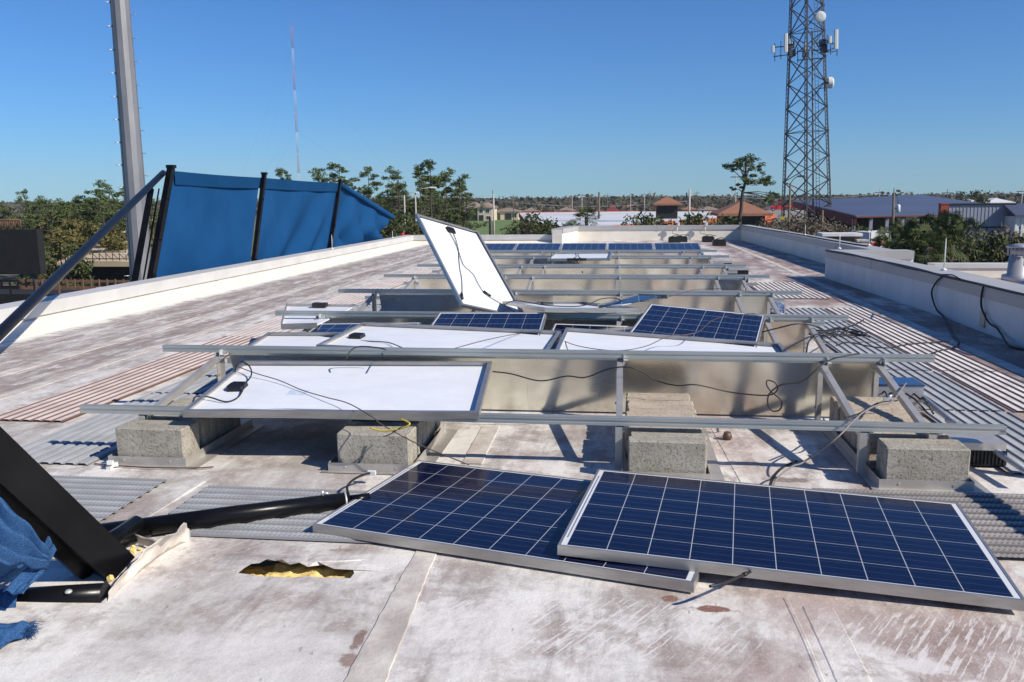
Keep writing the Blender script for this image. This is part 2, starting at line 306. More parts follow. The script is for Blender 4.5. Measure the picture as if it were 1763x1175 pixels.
def pv_material():
    m, nt, b = nmat('solar_cells'); k = N(nt); X = k.xyz()
    L, S, px_, py_ = 1.65, .99, .1585, .1585
    x0, y0 = -5*px_, -3*py_
    ux = k.math('DIVIDE', k.math('SUBTRACT', X[0], x0), px_); uy = k.math('DIVIDE', k.math('SUBTRACT', X[1], y0), py_)
    def line(u, wd):
        f = k.math('FRACT', k.math('ADD', u, 20)); return k.math('MAXIMUM', k.math('LESS_THAN', f, wd), k.math('GREATER_THAN', f, 1-wd))
    g = k.math('MAXIMUM', line(ux, .010), line(uy, .009))
    inx = k.math('MULTIPLY', k.math('GREATER_THAN', ux, 0), k.math('LESS_THAN', ux, 10)); iny = k.math('MULTIPLY', k.math('GREATER_THAN', uy, 0), k.math('LESS_THAN', uy, 6))
    inside = k.math('MULTIPLY', inx, iny)
    oi = k.n('ShaderNodeObjectInfo'); cb = k.n('ShaderNodeCombineXYZ')
    k.link(k.math('FLOOR', ux), cb.inputs[0]); k.link(k.math('FLOOR', uy), cb.inputs[1]); k.link(k.math('MULTIPLY', oi.outputs['Random'], 9), cb.inputs[2])
    wn_ = k.n('ShaderNodeTexWhiteNoise', noise_dimensions='3D'); k.link(cb.outputs[0], wn_.inputs['Vector'])
    n1 = k.noise(k.mapped(), 30, 4, .7)
    cell = k.mix(k.ramp(n1, [(.35, 0.), (.65, 1.)]), (.0018, .0036, .020), (.0045, .0085, .042))
    cell = k.mix(wn_.outputs['Value'], cell, (.003, .006, .030))
    cell = k.mix(k.math('MULTIPLY', k.ramp(k.noise(k.mapped((3, 40, 1)), 2.2, 4, .6), [(.55, 0.), (.68, 1.)]), .25), cell, (.035, .045, .11))   # dust streaks
    bus = k.math('MAXIMUM', line(k.math('MULTIPLY', uy, 1.), .0), k.math('LESS_THAN', k.math('ABSOLUTE', k.math('SUBTRACT', k.math('FRACT', k.math('MULTIPLY', uy, 3)), .5)), .022))
    cell = k.mix(k.math('MULTIPLY', bus, .22), cell, (.20, .22, .28))
    c = k.mix(g, cell, (.42, .44, .48)); c = k.mix(inside, (.66, .67, .68), c)
    e1 = k.math('MULTIPLY', k.math('LESS_THAN', k.math('ABSOLUTE', k.math('ADD', X[0], .804)), .0025), k.math('LESS_THAN', k.math('ABSOLUTE', X[1]), .40))
    c = k.mix(e1, c, (.10, .12, .22))
    k.link(c, b.inputs['Base Color']); b.inputs['Roughness'].default_value = .12; b.inputs['Specular IOR Level'].default_value = .30
    b.inputs['Coat Weight'].default_value = .0
    return m
MT['pv'] = pv_material()
def fabric(name, a, b2, scale=260):
    m, nt, b = nmat(name); k = N(nt); v = k.mapped((1, 1, 1))
    wv = k.n('ShaderNodeTexWave', wave_type='BANDS', bands_direction='Z'); wv.inputs['Scale'].default_value = scale; k.link(v, wv.inputs[0])
    wy = k.n('ShaderNodeTexWave', wave_type='BANDS', bands_direction='Y'); wy.inputs['Scale'].default_value = scale; k.link(v, wy.inputs[0])
    w_ = k.math('MULTIPLY', wv.outputs['Fac'], wy.outputs['Fac'])
    c = k.mix(k.ramp(k.noise(v, .8, 4, .6), [(.35, 0.), (.65, 1.)]), a, b2)
    k.link(c, b.inputs['Base Color']); b.inputs['Roughness'].default_value = .9; b.inputs['Specular IOR Level'].default_value = .08
    k.bump(k.math('ADD', w_, k.math('MULTIPLY', k.noise(v, 3, 3, .5), 3)), .12, .01, b)
    return m
MT['blue'] = fabric('blue_screen_fabric', (.006, .052, .150), (.009, .066, .185), 60)
def knit():
    m, nt, b = nmat('blue_knit_mesh'); k = N(nt); v = k.mapped((1, 1, 1))
    n = k.noise(k.mapped((60, 60, 220)), 3.5, 3, .7); c = k.mix(k.ramp(n, [(.42, 0.), (.60, 1.)]), (.004, .026, .10), (.035, .15, .36))
    k.link(c, b.inputs['Base Color']); b.inputs['Roughness'].default_value = .75; k.bump(n, .8, .004, b); return m
MT['knit'] = knit()
def leafmat(name, a, b2):
    m, nt, b = nmat(name); k = N(nt); oi = k.n('ShaderNodeObjectInfo')
    f = k.noise(k.mapped(), 2.2, 3, .7)
    c = k.mix(k.ramp(f, [(.35, 0.), (.65, 1.)]), a, b2); k.link(c, b.inputs['Base Color']); b.inputs['Roughness'].default_value = .7; b.inputs['Specular IOR Level'].default_value = .2
    return m
MT['pine'] = leafmat('pine_needles', (.055, .09, .026), (.12, .145, .05))
MT['olive'] = leafmat('olive_foliage', (.080, .085, .025), (.15, .125, .045))
MT['oak'] = leafmat('dark_oak_foliage', (.045, .065, .02), (.095, .105, .038))
MT['palm'] = leafmat('palm_fronds', (.032, .055, .016), (.085, .105, .035))
MT['scrub'] = leafmat('bare_scrub', (.10, .085, .06), (.17, .14, .10))
MT['far'] = leafmat('far_woods', (.065, .068, .045), (.115, .10, .075))
MT['bark'] = simple('bark', (.10, .075, .055), (.055, .04, .03), .9, 0, 6)
MT['barkred'] = simple('pine_bark', (.085, .058, .042), (.05, .036, .028), .9, 0, 4, stretch=(1, 1, .3))
MT['bluehem'] = fabric('blue_hem_fabric', (.004, .042, .115), (.006, .048, .135), 60)
# ------------------------------------------------------------------ the roof we stand on (one sheet with a tear cut in it)
def roof():
    b = MB()
    hx0, hx1, hy0, hy1 = -1.62, -.92, 2.92, 3.22
    X = [-6.8, hx0, hx1, 14.0]; Y = [-3, hy0, hy1, 16.25]
    for i in range(3):
        for j in range(3):
            if (i, j) == (1, 1): continue
            b.grid([[(X[i], Y[j], 0), (X[i+1], Y[j], 0)], [(X[i], Y[j+1], 0), (X[i+1], Y[j+1], 0)]], False)
    b.grid([[(-6.8, 16.25, 0), (4.9, 16.25, 0)], [(-6.8, 27.65, 0), (4.9, 27.65, 0)]], False)
    b.grid([[(-1.75, 27.65, 0), (4.9, 27.65, 0)], [(-1.75, 30.3, 0), (4.9, 30.3, 0)]], False)
    pp = [(410, 987, 0), (420, 981, .005), (433, 976, .012), (447, 976, .015), (461, 973, .026), (474, 975, .022), (486, 974, .026), (500, 979, .016), (516, 978, .022), (530, 981, .012), (546, 977, .026), (560, 980, .016), (576, 984, .010), (592, 983, .008), (607, 981, .004), (610, 987, 0), (603, 996, 0), (580, 994, 0), (556, 995, 0), (528, 992, 0), (500, 995, 0), (476, 993, 0), (450, 993, 0), (428, 989, 0)]
    inner = [atz(p[0], p[1], 0)+V((0, 0, p[2])) for p in pp]; c = sum(inner, V())/len(inner); c.z = 0
    outer = []
    for p in inner:
        d = (p-c); d.z = 0; t = min((hx1-c.x)/d.x if d.x > 1e-6 else ((hx0-c.x)/d.x if d.x < -1e-6 else 9e9), (hy1-c.y)/d.y if d.y > 1e-6 else ((hy0-c.y)/d.y if d.y < -1e-6 else 9e9)); outer.append(c+d*t)
    n = len(inner); o = len(b.v)
    b.v += [tuple(p) for p in outer]+[tuple(p) for p in inner]
    for i in range(n):
        j = (i+1) % n; b.f.append((o+i, o+j, o+n+j, o+n+i)); b.sm.append(False); b.mi.append(0)
        # rectangle corners between successive ray hits
        a, d = outer[i], outer[j]
        for cx in (hx0, hx1):
            for cy in (hy0, hy1):
                k = V((cx, cy, 0))
                ang = lambda q: math.atan2(q.y-c.y, q.x-c.x)
                lo, hi, m_ = ang(a), ang(d), ang(k)
                df = (hi-lo+math.pi) % (2*math.pi)-math.pi; dm = (m_-lo+math.pi) % (2*math.pi)-math.pi
                if df*dm > 0 and abs(dm) < abs(df) and (k-a).length > 1e-5 and (k-d).length > 1e-5:
                    b.v.append(tuple(k)); b.f.append((o+i, len(b.v)-1, o+j)); b.sm.append(False); b.mi.append(0)
    tag(b.build('flat_roof', MT['roof']), kind='structure')
    # what shows in the tear
    g = MB(); g.grid([[(x, y, -.030+.022*mnoise.noise(V((x*17, y*17, 0)))+.008*mnoise.noise(V((x*60, y*60, 0)))-(.03 if x < -1.40 else 0)) for x in [hx0+i*.01 for i in range(71)]] for y in [hy0-.03+i*.01 for i in range(36)]])
    tag(g.build('roof_insulation', MT['insul']), 'yellow foam insulation showing through the long tear in the roof membrane', 'insulation')
roof()
def offset(path, d):
    out = []
    for i, p in enumerate(path):
        p = V((p[0], p[1])); ns = []
        for a, b_ in ((i-1, i), (i, i+1)):
            if a < 0 or b_ >= len(path): continue
            t = (V(path[b_][:2])-V(path[a][:2])).normalized(); ns.append(V((t.y, -t.x)))
        n = sum(ns, V((0, 0)))/len(ns); n.normalize(); k = n.dot(ns[0]); out.append(p+n*(d/max(k, .3)))
    return out
def parapet(path, side, z1, thick, fas, label, wallmat, z0=GZ, cant=0, over=.025):
    t = empty('parapet_wall', (path[0][0], path[0][1], 0), label, 'parapet wall'); L = V((path[0][0], path[0][1], 0))
    A = offset(path, 0); B = offset(path, side*thick); C = offset(path, -side*over); D = offset(path, side*(thick+over))
    w_ = MB(); c_ = MB(); k_ = MB()
    for i in range(len(path)-1):
        q = lambda a, z: V((a.x, a.y, z))-L
        w_.hexa([q(A[i], z0), q(A[i+1], z0), q(B[i+1], z0), q(B[i], z0)], [q(p, z1-.006) for p in (A[i], A[i+1], B[i+1], B[i])])
        c_.hexa([q(p, z1-fas) for p in (C[i], C[i+1], A[i+1], A[i])], [q(p, z1-.003) for p in (C[i], C[i+1], A[i+1], A[i])])
        c_.hexa([q(p, z1-fas) for p in (B[i], B[i+1], D[i+1], D[i])], [q(p, z1-.003) for p in (B[i], B[i+1], D[i+1], D[i])])
        c_.hexa([q(p, z1-.003) for p in (C[i], C[i+1], D[i+1], D[i])], [q(p, z1+.012) for p in (C[i], C[i+1], D[i+1], D[i])])
        d = (V(path[i+1][:2])-V(path[i][:2])); n = int(d.length/3)
        for j in range(1, n+1):   # joint covers
            p = V(path[i][:2])+d*(j/(n+1)); tn = d.normalized(); nn = V((tn.y, -tn.x))*side
            a, e = p-nn*(over+.004), p+nn*(thick+over+.004)
            c_.hexa([V((*(x), z1-fas-.002))-L for x in (a-tn*.05, a+tn*.05, e+tn*.05, e-tn*.05)], [V((*(x), z1+.016))-L for x in (a-tn*.05, a+tn*.05, e+tn*.05, e-tn*.05)])
        if cant:
            E = offset(path, -side*cant); k_.hexa([q(E[i], .002), q(E[i+1], .002), q(A[i+1], .002), q(A[i], .002)], [q(E[i], .012), q(E[i+1], .012), q(C[i+1], z1-fas-.03), q(C[i], z1-fas-.03)])
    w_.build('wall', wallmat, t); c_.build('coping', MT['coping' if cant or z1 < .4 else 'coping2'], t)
    if cant: k_.build('cant_strip', MT['cream'], t)
    return t
parapet([(-6.75, -3), (-6.75, 27.65), (-1.9, 27.65)], -1, .29, .30, .14, 'low cream parapet with flat grey coping along the left roof edge and back corner', MT['cream'], cant=.34)
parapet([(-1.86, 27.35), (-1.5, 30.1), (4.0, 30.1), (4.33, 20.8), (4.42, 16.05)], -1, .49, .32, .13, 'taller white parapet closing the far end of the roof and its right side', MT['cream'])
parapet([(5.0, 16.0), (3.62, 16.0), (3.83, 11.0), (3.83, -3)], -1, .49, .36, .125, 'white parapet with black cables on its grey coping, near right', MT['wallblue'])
parapet([(5.5, 16.1), (14.0, 16.1)], -1, .23, .3, .06, 'low pale parapet at the back of the second roof, under the palms', MT['cream'])
# membrane laps and patched seams
def strip(pts, wds, name='roof_seam', m='strip', z=.004, kind='structure'):
    b = MB(); rows = []
    P = catmull(pts, 8); n = len(P)
    for i, p in enumerate(P):
        d = (P[min(i+1, n-1)]-P[max(i-1, 0)]).normalized(); s = V((d.y, -d.x, 0)); wd = wds[0]+(wds[1]-wds[0])*i/(n-1)
        j = min(.006 if m == 'strip' else .0015, wds[0]*.06)*mnoise.noise(V((i*.9, p.x*3, 1)))
        rows.append([p-s*(wd/2+.004+j)+V((0, 0, .0006)), p-s*(wd/2+j)+V((0, 0, z)), p+V((0, 0, z+.001*mnoise.noise(p*4))), p+s*(wd/2-j)+V((0, 0, z)), p+s*(wd/2+.004-j)+V((0, 0, .0006))])
    b.grid(rows, False); o = b.build(name, MT[m]); tag(o, kind=kind); return o
strip([atz(735, 950), atz(705, 1010), atz(672, 1080), atz(625, 1180)], (.085, .125), z=.004)
strip([atz(1352, 1030), atz(1385, 1100), atz(1420, 1185)], (.010, .010), 'roof_seam', 'roof', z=.002)
strip([atz(1408, 1046), atz(1440, 1110), atz(1478, 1190)], (.10, .10), 'roof_seam', 'roof', z=.0022)
strip([atz(845, 735, 0), atz(812, 800)], (.11, .11), 'roof_seam', 'strip', z=.005)
strip([atz(1245, 738), atz(1305, 838)], (.15, .15), 'roof_seam', 'roof', z=.003)
strip([atz(330, 828), atz(205, 905), atz(120, 965)], (.16, .16), 'roof_seam', 'roof', z=.005)
for x, wd in ((-5.25, .14), (-4.62, .10), (3.3, .12)):
    strip([V((x, 4.5, 0)), V((x-.03, 12, 0)), V((x+.02, 20, 0)), V((x, 27.5, 0))], (wd, wd), 'roof_seam', 'strip', z=.004)
# ------------------------------------------------------------------ ridged walkway mats
def grip_mat(x0, x1, y0, y1, m, along, label, group, jitter=True):
    b = MB(); wob = lambda x, y: .004*mnoise.noise(V((x*.7, y*.7, 3)))
    P = .075; a0, a1 = (y0, y1) if along == 'x' else (x0, x1)
    us = []; k = math.floor(a0/P)
    while k*P < a1+P:
        for f, h in ((0, 0), (.12, 0), (.24, 1), (.76, 1), (.88, 0)):
            u = (k+f)*P
            if a0 <= u <= a1: us.append((u, h))
        k += 1
    l0, l1 = (x0, x1) if along == 'x' else (y0, y1); ls = [l0+(l1-l0)*i/6 for i in range(7)]
    rows = []
    for (u, h) in us:
        rows.append([(l, u, .006+.009*h+wob(l, u)) if along == 'x' else (u, l, .006+.009*h+wob(u, l)) for l in ls])
    b.grid(rows, False)
    o = b.build('walkway_mat', MT[m]); return tag(o, label, 'mat', group)
ORD = ['nearest', 'second nearest', 'third nearest', 'fourth nearest', 'fifth nearest', 'sixth nearest', 'farthest']
y = 5.15
for i in range(7):
    y2 = y+1.78; random.seed(i)
    grip_mat(-4.22-.02*i, -3.62-.02*i, y, y2, 'matrust' if i < 2 else 'matpale', 'y', ('rust stained' if i < 2 else 'pale rust streaked')+' ridged walkway mat left of the racks, %s in its outer row' % ORD[i], 'rust stained mats left of the racks')
    y = y2+.008
y = 4.28
for i in range(6):
    y2 = y+1.72
    grip_mat(-3.55-.015*i, -2.92-.015*i, y, y2, 'matgrey', 'y', 'grey ridged walkway mat left of the racks, %s in the inner row' % ORD[i], 'grey mats left of the racks'); y = y2+.03
y = 4.6
for i in range(5):
    y2 = y+1.36
    grip_mat(1.98, 2.58, y, y2, 'matgrey', 'y', 'grey ridged walkway mat right of the racks, %s in the inner row' % ORD[i], 'grey mats right of the racks')
    if i > 0: grip_mat(2.62, 3.13, y, y2, 'matwhite', 'y', 'pale worn walkway mat right of the racks, %s in the outer row' % ORD[i-1], 'pale worn mats right of the racks')
    y = y2+.03
grip_mat(2.05, 2.95, 12.6, 15.0, 'matwhite', 'y', 'pale worn walkway mat beside the dark boxes at the far right of the racks', None)
grip_mat(-3.05, -2.34, 3.42, 4.10, 'matfront', 'x', 'grey ridged mat in front of the left block stack, beside the black post', None)
grip_mat(-2.08, -.95, 3.36, 4.03, 'matfront', 'x', 'grey ridged mat under the long black tube, left of the two dark solar panels', None)
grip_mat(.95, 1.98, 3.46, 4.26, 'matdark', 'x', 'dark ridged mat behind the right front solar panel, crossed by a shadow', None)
# ------------------------------------------------------------------ racks
PX = [-2.73, -1.50, -1.14, 0.0, 1.26, 1.60]
ST = [(-2.81, -2.38), (-1.54, -1.10), (.03, .45), (1.30, 1.72)]
FY = .05   # front posts stand in the gap between the blocks
def rail_mesh(x0, x1, y, zt):
    b = MB()
    b.box(x0, x1, y-.022, y+.022, zt-.011, zt-.0005); b.box(x0+.001, x1-.001, y-.016, y+.016, zt-.026, zt-.011); b.box(x0, x1, y-.022, y+.022, zt-.040, zt-.026)
    b.box(x0, x1, y-.022, y-.008, zt, zt+.004); b.box(x0, x1, y+.008, y+.022, zt, zt+.004)
    return b
def make_rack(skip=False):
    t = empty('solar_rack', (0, 5.54, 0)); y0 = 5.54
    yh, yl, zh, zl = 0, -1.0, .463, .279
    rail_mesh(-3.14, 1.93, yh, zh).build('rail', MT['rail'], t); rail_mesh(-3.11, 1.95, yl, zl).build('rail', MT['rail'], t)
    for x in PX:
        if skip and x in (-1.50, -1.14): continue
        MB().bar((x, yh-.01, zh-.07), (x, yl+.02, zl-.065), .036, .036).build('strut', MT['strut'], t)
        b = MB(); b.box(x-.022, x-.018, yh-.02, yh+.022, .01, zh-.042); b.box(x-.018, x+.018, yh+.018, yh+.022, .01, zh-.048)
        for zz in (.12, .26, .37): b.tube([(x-.03, yh, zz), (x-.018, yh, zz)], .008, 6)
        b.build('post', MT['strut'], t)
        b = MB(); b.box(x-.021, x-.017, yl-.018, yl+.02, .01, zl-.042); b.box(x-.017, x+.017, yl-.018, yl-.014, .01, zl-.048); b.build('post', MT['strut'], t)
    for x in PX:
        if skip and x in (-1.50, -1.14): continue
        for yy, zz in ((yh-.03, zh-.05), (yl+.03, zl-.05)):
            b = MB()
            b.box(x+.022, x+.027, yy-.035, yy+.03, zz-.03, zz+.035); b.box(x+.022, x+.05, yy-.035, yy+.03, zz-.001 if yy < -.5 else zz, zz+.004)
            for s_ in (-.02, .012): b.tube([(x+.027, yy+s_, zz-.012), (x+.036, yy+s_, zz-.012)], .0075, 6, smooth=False)
            b.build('bracket', MT['bolt'], t)
    sg = [-2.68, -1.50, -.90, -.64, .12, 1.18, 1.60]
    for i in range(6):
        a, c = sg[i], sg[i+1]+.02; o = .003*(i % 2); rows = []
        for j in range(7):
            q = j/6; rows.append([(a+(c-a)*k/8, yh+.026+o+.16*q+.004*mnoise.noise(V((a*3+k*.6, q*2, i))), .405*(1-q)+.012) for k in range(9)])
        b = MB(); b.grid(rows)
        b.box(a, c, yh+.020+o, yh+.028+o, .40, .417)
        b.build('wind_deflector', MT['sheet'], t)
    for (a, c) in ST:
        b = MB(); y1, y2 = yl-.225, yh-.0 if a > 0 else yh-.35
        b.box(a-.012, c+.012, y1, y2, .008, .011); b.box(a-.014, c+.014, y1-.003, y1, .006, .052); b.box(a-.015, a-.012, y1, y2, .006, .052); b.box(c+.012, c+.015, y1, y2, .006, .052)
        b.box(a-.05, c+.09, y1-.03, y2+.02, .0045, .0062)
        for q in (a+.08, c-.08): b.tube([(q, y1-.006, .03), (q, y1-.002, .03)], .006, 6)
        b.build('block_tray', MT['strut'], t)
    return t
RY = [5.54, 7.55, 9.40, 11.35, 13.35, 15.35, 17.15, 19.0]
rk = make_rack(); front = make_rack(True)
RL = ['front rack row, its low rail over the concrete blocks nearest the camera', 'second rack row, its high rail just behind the pile of loose panels', 'third rack row, its high rail passing behind the upright white panel',
      'fourth rack row, bare rails and clean sheet metal behind the upright panel', 'fifth rack row, bare rails in the middle distance', 'sixth rack row, its high rail carrying the fallen pale panel',
      'seventh rack row, last bare rail before the mounted panels', 'farthest rack row, carrying the five dark mounted panels']
for i, yy in enumerate(RY):
    r_ = front if i == 0 else (rk if i == 1 else copy_tree(rk))
    r_.location = (-.015*i, yy, (0, -.02, -.01, -.01, -.025, -.02, -.03, -.125)[i]); tag(r_, RL[i], 'solar rack', 'rows of solar panel racks')
# ------------------------------------------------------------------ ballast blocks
def block_mesh(seed, m):
    random.seed(seed); b = MB(); w2, d2, h = .198, .046, .196; r = .006; n = 6
    rows = []
    ring = lambda z, ins: [V((x, y, z)) for x, y in ((-w2+ins, -d2), (w2-ins, -d2), (w2, -d2+ins), (w2, d2-ins), (w2-ins, d2), (-w2+ins, d2), (-w2, d2-ins), (-w2, -d2+ins))]
    sh = lambda L, k: [V((p.x*(1-k/w2), p.y*(1-k/d2), p.z)) for p in L]
    rr = [sh(ring(0, r), .004), ring(.006, r), ring(h*.5, r), ring(h-.007, r), sh(ring(h, r), .006)]
    vs = [p+V((random.uniform(-.002, .002), random.uniform(-.0015, .0015), random.uniform(-.0015, .0015) if 0 < k < 4 else 0)) for k, L in enumerate(rr) for p in L]
    fs = [(i*8+j, i*8+(j+1) % 8, (i+1)*8+(j+1) % 8, (i+1)*8+j) for i in range(4) for j in range(8)]+[tuple(range(8))[::-1], tuple(range(32, 40))]
    b.add(vs, fs); return b.build('concrete_block', m)
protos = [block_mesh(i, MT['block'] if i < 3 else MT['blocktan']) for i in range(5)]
used = set()
def put_block(x, y, pi, label, group, dz=.012):
    p = protos[pi]; o = p if pi not in used else p.copy()
    if pi in used: col.objects.link(o)
    used.add(pi); random.seed(int(x*1000+y*777))
    o.location = (x+random.uniform(-.008, .008), y, dz+random.uniform(0, .003)); o.rotation_euler = (0, 0, random.uniform(-.015, .015)+(math.pi if random.random() < .5 else 0))
    tag(o, label, 'concrete block', group); return o
names = ['the left', 'the second from left', 'the centre', 'the right']
for s, (a, c) in enumerate(ST):
    nb = (5, 6, 9, 9)[s]
    for i in range(2+nb):
        y = 4.378+.098*i+(.06 if i >= 2 else 0); g = 'upright concrete blocks filling the trays of the front rack'
        where = 'front stack'
        if i == 0: lb = 'grey pitted concrete block, frontmost of %s %s' % (names[s], where)
        elif i == 1: lb = 'concrete block second from the front of %s %s' % (names[s], where)
        elif i == 2: lb = 'concrete block just behind the gap in %s %s' % (names[s], where)
        elif i == 1+nb: lb = 'concrete block at the back end of %s %s' % (names[s], where)
        else: lb = 'concrete block midway along the row of %s %s' % (names[s], where)
        put_block((a+c)/2+(.012 if i < 2 else 0), y, (i*2+s) % 3 if i < 2 or s < 2 else 3+i % 2, lb, g)
for i in range(5):
    put_block(1.43, 6.60+.098*i, 3+i % 2, 'tan concrete block between the struts of the second rack row at right', 'tan blocks under the second rack row at right')
    put_block(-2.55, 6.6+.098*i, i % 3, 'grey concrete block under the left end of the second rack row', 'grey blocks under the left end of the second rack row')
for i in range(3):
    put_block(1.43, 8.6+.1*i, 3+i % 2, 'tan concrete block between the struts of the third rack row at right', 'tan blocks under the third rack row at right')
# ------------------------------------------------------------------ solar panels
def make_panel():
    t = empty('solar_module'); l, s = .825, .495
    b = MB()
    for (x0, x1, y0, y1) in ((-l, l, -s, -s+.003), (-l, l, s-.003, s), (-l, -l+.003, -s+.003, s-.003), (l-.003, l, -s+.003, s-.003)): b.box(x0, x1, y0, y1, -.04, 0)
    for w_, z0, z1 in ((.011, -.002, -.0002), (.028, -.0398, -.0378)):
        b.box(-l+.003, l-.003, -s+.003, -s+w_, z0, z1); b.box(-l+.003, l-.003, s-w_, s-.003, z0, z1); b.box(-l+.003, -l+w_, -s+w_, s-w_, z0, z1); b.box(l-w_, l-.003, -s+w_, s-w_, z0, z1)
    b.build('frame', MT['alu'], t)
    MB().box(-l+.004, l-.004, -s+.004, s-.004, -.0055, -.0022).build('solar_cells', MT['pv'], t)
    MB().box(-l+.004, l-.004, -s+.004, s-.004, -.0075, -.0058).build('backsheet', MT['back'], t)
    b = MB()
    pr = [(-.050, -.062), (.035, -.070), (.055, -.04), (.055, .04), (.035, .070), (-.050, .062)]
    b.hexa([V((.70+x*.9, y*.9, -.033)) for x, y in pr], [V((.70+x, y, -.0078)) for x, y in pr])
    for k_ in range(-3, 4): b.box(.665, .74, k_*.016-.004, k_*.016+.004, -.036, -.033)
    jb = b.build('junction_box', MT['black'], t)
    return t
def pose13():
    FL = aty(938, 530, 7.3); E1 = (aty(1113, 531, 7.65)-FL).normalized(); E2 = aty(864, 519, 8.6)-FL; E2 = (E2-E1*E2.dot(E1)).normalized()
    return pose(FL+E1*.495*.9+E2*.825*.9, E2, -E1, .9)
pan = make_panel(); pan_used = [False]
def mounted(px, py, Y, px2, py2, Y2, tilt, sc_=1.0, lift=0):   # back left corner, back right corner, slope down to the low rail
    A_ = aty(px, py, Y); B_ = aty(px2, py2, Y2); r_ = (B_-A_).normalized(); X_ = V((-r_.y, r_.x, math.tan(R(tilt)))).normalized(); X_ = (X_-r_*X_.dot(r_)).normalized()
    return pose(A_+r_*.495*sc_-X_*.825*sc_+V((0, 0, lift)), X_, -r_, sc_)
def pose(t, X, Y, scale=1.0):
    X = V(X).normalized(); Y = V(Y); Y = (Y-X*Y.dot(X)).normalized(); Z = X.cross(Y); m = M.Identity(4)
    for i in range(3): m[i][0] = X[i]*scale; m[i][1] = Y[i]*scale; m[i][2] = Z[i]*scale; m[i][3] = t[i]
    return m
def put_panel(mw_, label, back=False, jb=1, group=None):
    o = pan if not pan_used[0] else copy_tree(pan); pan_used[0] = True
    m = mw_.copy()
    if back: m = m @ M.Translation((0, 0, -.04)) @ M.Rotation(math.pi, 4, 'X')
    if jb < 0: m = m @ M.Rotation(math.pi, 4, 'Z')
    o.matrix_world = m; tag(o, label, 'solar panel', group); return o
P = {}
P[1] = put_panel(pose((-.40, 3.714, .052), (.9693, -.2457, -.003), (.2457, .9693, 0)), 'dark blue solar panel lying flat on the roof, tucked under the right front one', jb=1)
P[2] = put_panel(pose((.648, 3.584, .082), (.991, -.1331, -.024), (.1332, .9911, .002)), 'dark blue solar panel nearest the camera, its left end resting on the other one', jb=1)
P[3] = put_panel(pose((-1.617, 4.934, .350), (.9973, .0735, -.002), (-.0726, .992, .098)), 'upside down panel showing its white back on the front rail, black box at left', True, -1)
P[4] = put_panel(pose((-1.315, 6.321, .415), (.9984, -.0487, -.0272), (.0494, .9985, .0256)), 'upside down white panel with a black junction box, just behind the second long rail', True, -1)
P[5] = put_panel(pose((.385, 6.235, .372), (.9975, -.02, -.062), (.02, .998, .03)), 'upside down white panel at centre right, half hidden behind the second long rail', True, 1)
P[6] = put_panel(pose((-2.06, 6.42, .335), (.9905, .10, -.0076), (-.10, .99, .04)), 'upside down white panel at left, partly covered by the panel with the black junction box', True, 1)
P[7] = put_panel(mounted(550, 557, 7.3, 745, 555, 7.3, 6, .93), 'blue panel of which only a small corner shows at left, behind the upside down panels')
P[9] = put_panel(mounted(757, 538, 7.35, 949, 538, 7.35, 9, .95), 'blue solar panel still mounted on the second rack row, left of the shadowed one')
P[10] = put_panel(mounted(955, 551, 7.38, 1130, 557, 7.34, 7, .93, -.03), 'shaded blue panel low in the middle of the pile, a beam of light across it')
P[11] = put_panel(pose((.572, 6.85, .362), (.2152, .9673, .1376), (-.9758, .2074, .0692)), 'blue solar panel tilted up at right of the pile, brown wire across it')
_c = V((0, 0, CH)); _s = .86
P[12] = put_panel(pose(_c+(V((-1.811, 10.34, .655))-_c)*_s, (-.4586, .6513, .6046), (-.6651, -.7027, .2525), _s), 'bright white backed panel thrown upright on its edge, black box near its top', True, 1)
P[13] = put_panel(pose13(), 'pale panel seen almost edge on at the centre of the pile, thick frame sunlit', True, 1)
for ch in list(P[5].children):
    if ch.name.startswith('junction_box'): bpy.data.objects.remove(ch)
random.seed(3)
# corner of a snapped panel
C0 = aty(1099, 506, 8.35); e1 = (aty(1040, 522, 8.0)-C0).normalized(); e2 = (aty(1074, 526, 7.75)-C0); e2 = (e2-e1*e2.dot(e1)).normalized()
t = empty('broken_panel', C0, 'snapped corner of a blue solar panel sticking up behind the pale edge on panel', 'broken panel')
b = MB(); up = e1.cross(e2); up = up if up.z > 0 else -up
cnr = [V(), e1*.55, e1*.5+e2*.25, e2*.34]; b.hexa([p-up*.012 for p in cnr], [p-up*.008 for p in cnr]); b.build('solar_cells', MT['pv'], t)
b = MB(); b.bar(V()-up*.02, e2*.36-up*.02, .006, .04, up); b.bar(V()-up*.02, e1*.56-up*.02, .006, .04, up); b.build('frame', MT['alu'], t)
# bent piece hanging off the left end of the second rack rail
t = empty('bent_panel', aty(484, 562, 6.9), 'bent white backed panel end hanging over the left end of the second rack rail', 'broken panel'); L = t.location.copy()
A_, B_, C_, D_ = [aty(*q) for q in ((485, 561, 7.15), (494, 528, 8.4), (607, 529, 8.4), (546, 559, 7.15))]
b = MB(); b.hexa([p-L-V((0, 0, .012)) for p in (A_, D_, C_, B_)], [p-L for p in (A_, D_, C_, B_)]); b.build('backsheet', MT['back'], t)
b = MB(); b.bar(A_-L, B_-L, .012, .06); b.bar(B_-L, C_-L, .012, .05); b.bar(A_-L+V((0, 0, -.01)), D_-L+V((0, 0, -.01)), .012, .05); b.build('frame', MT['alu'], t)
b = MB(); q = (B_*.35+C_*.65)-L+V((-.05, -.08, .02)); b.box(q.x-.09, q.x+.05, q.y-.04, q.y+.04, q.z-.01, q.z+.03); b.build('junction_box', MT['black'], t)
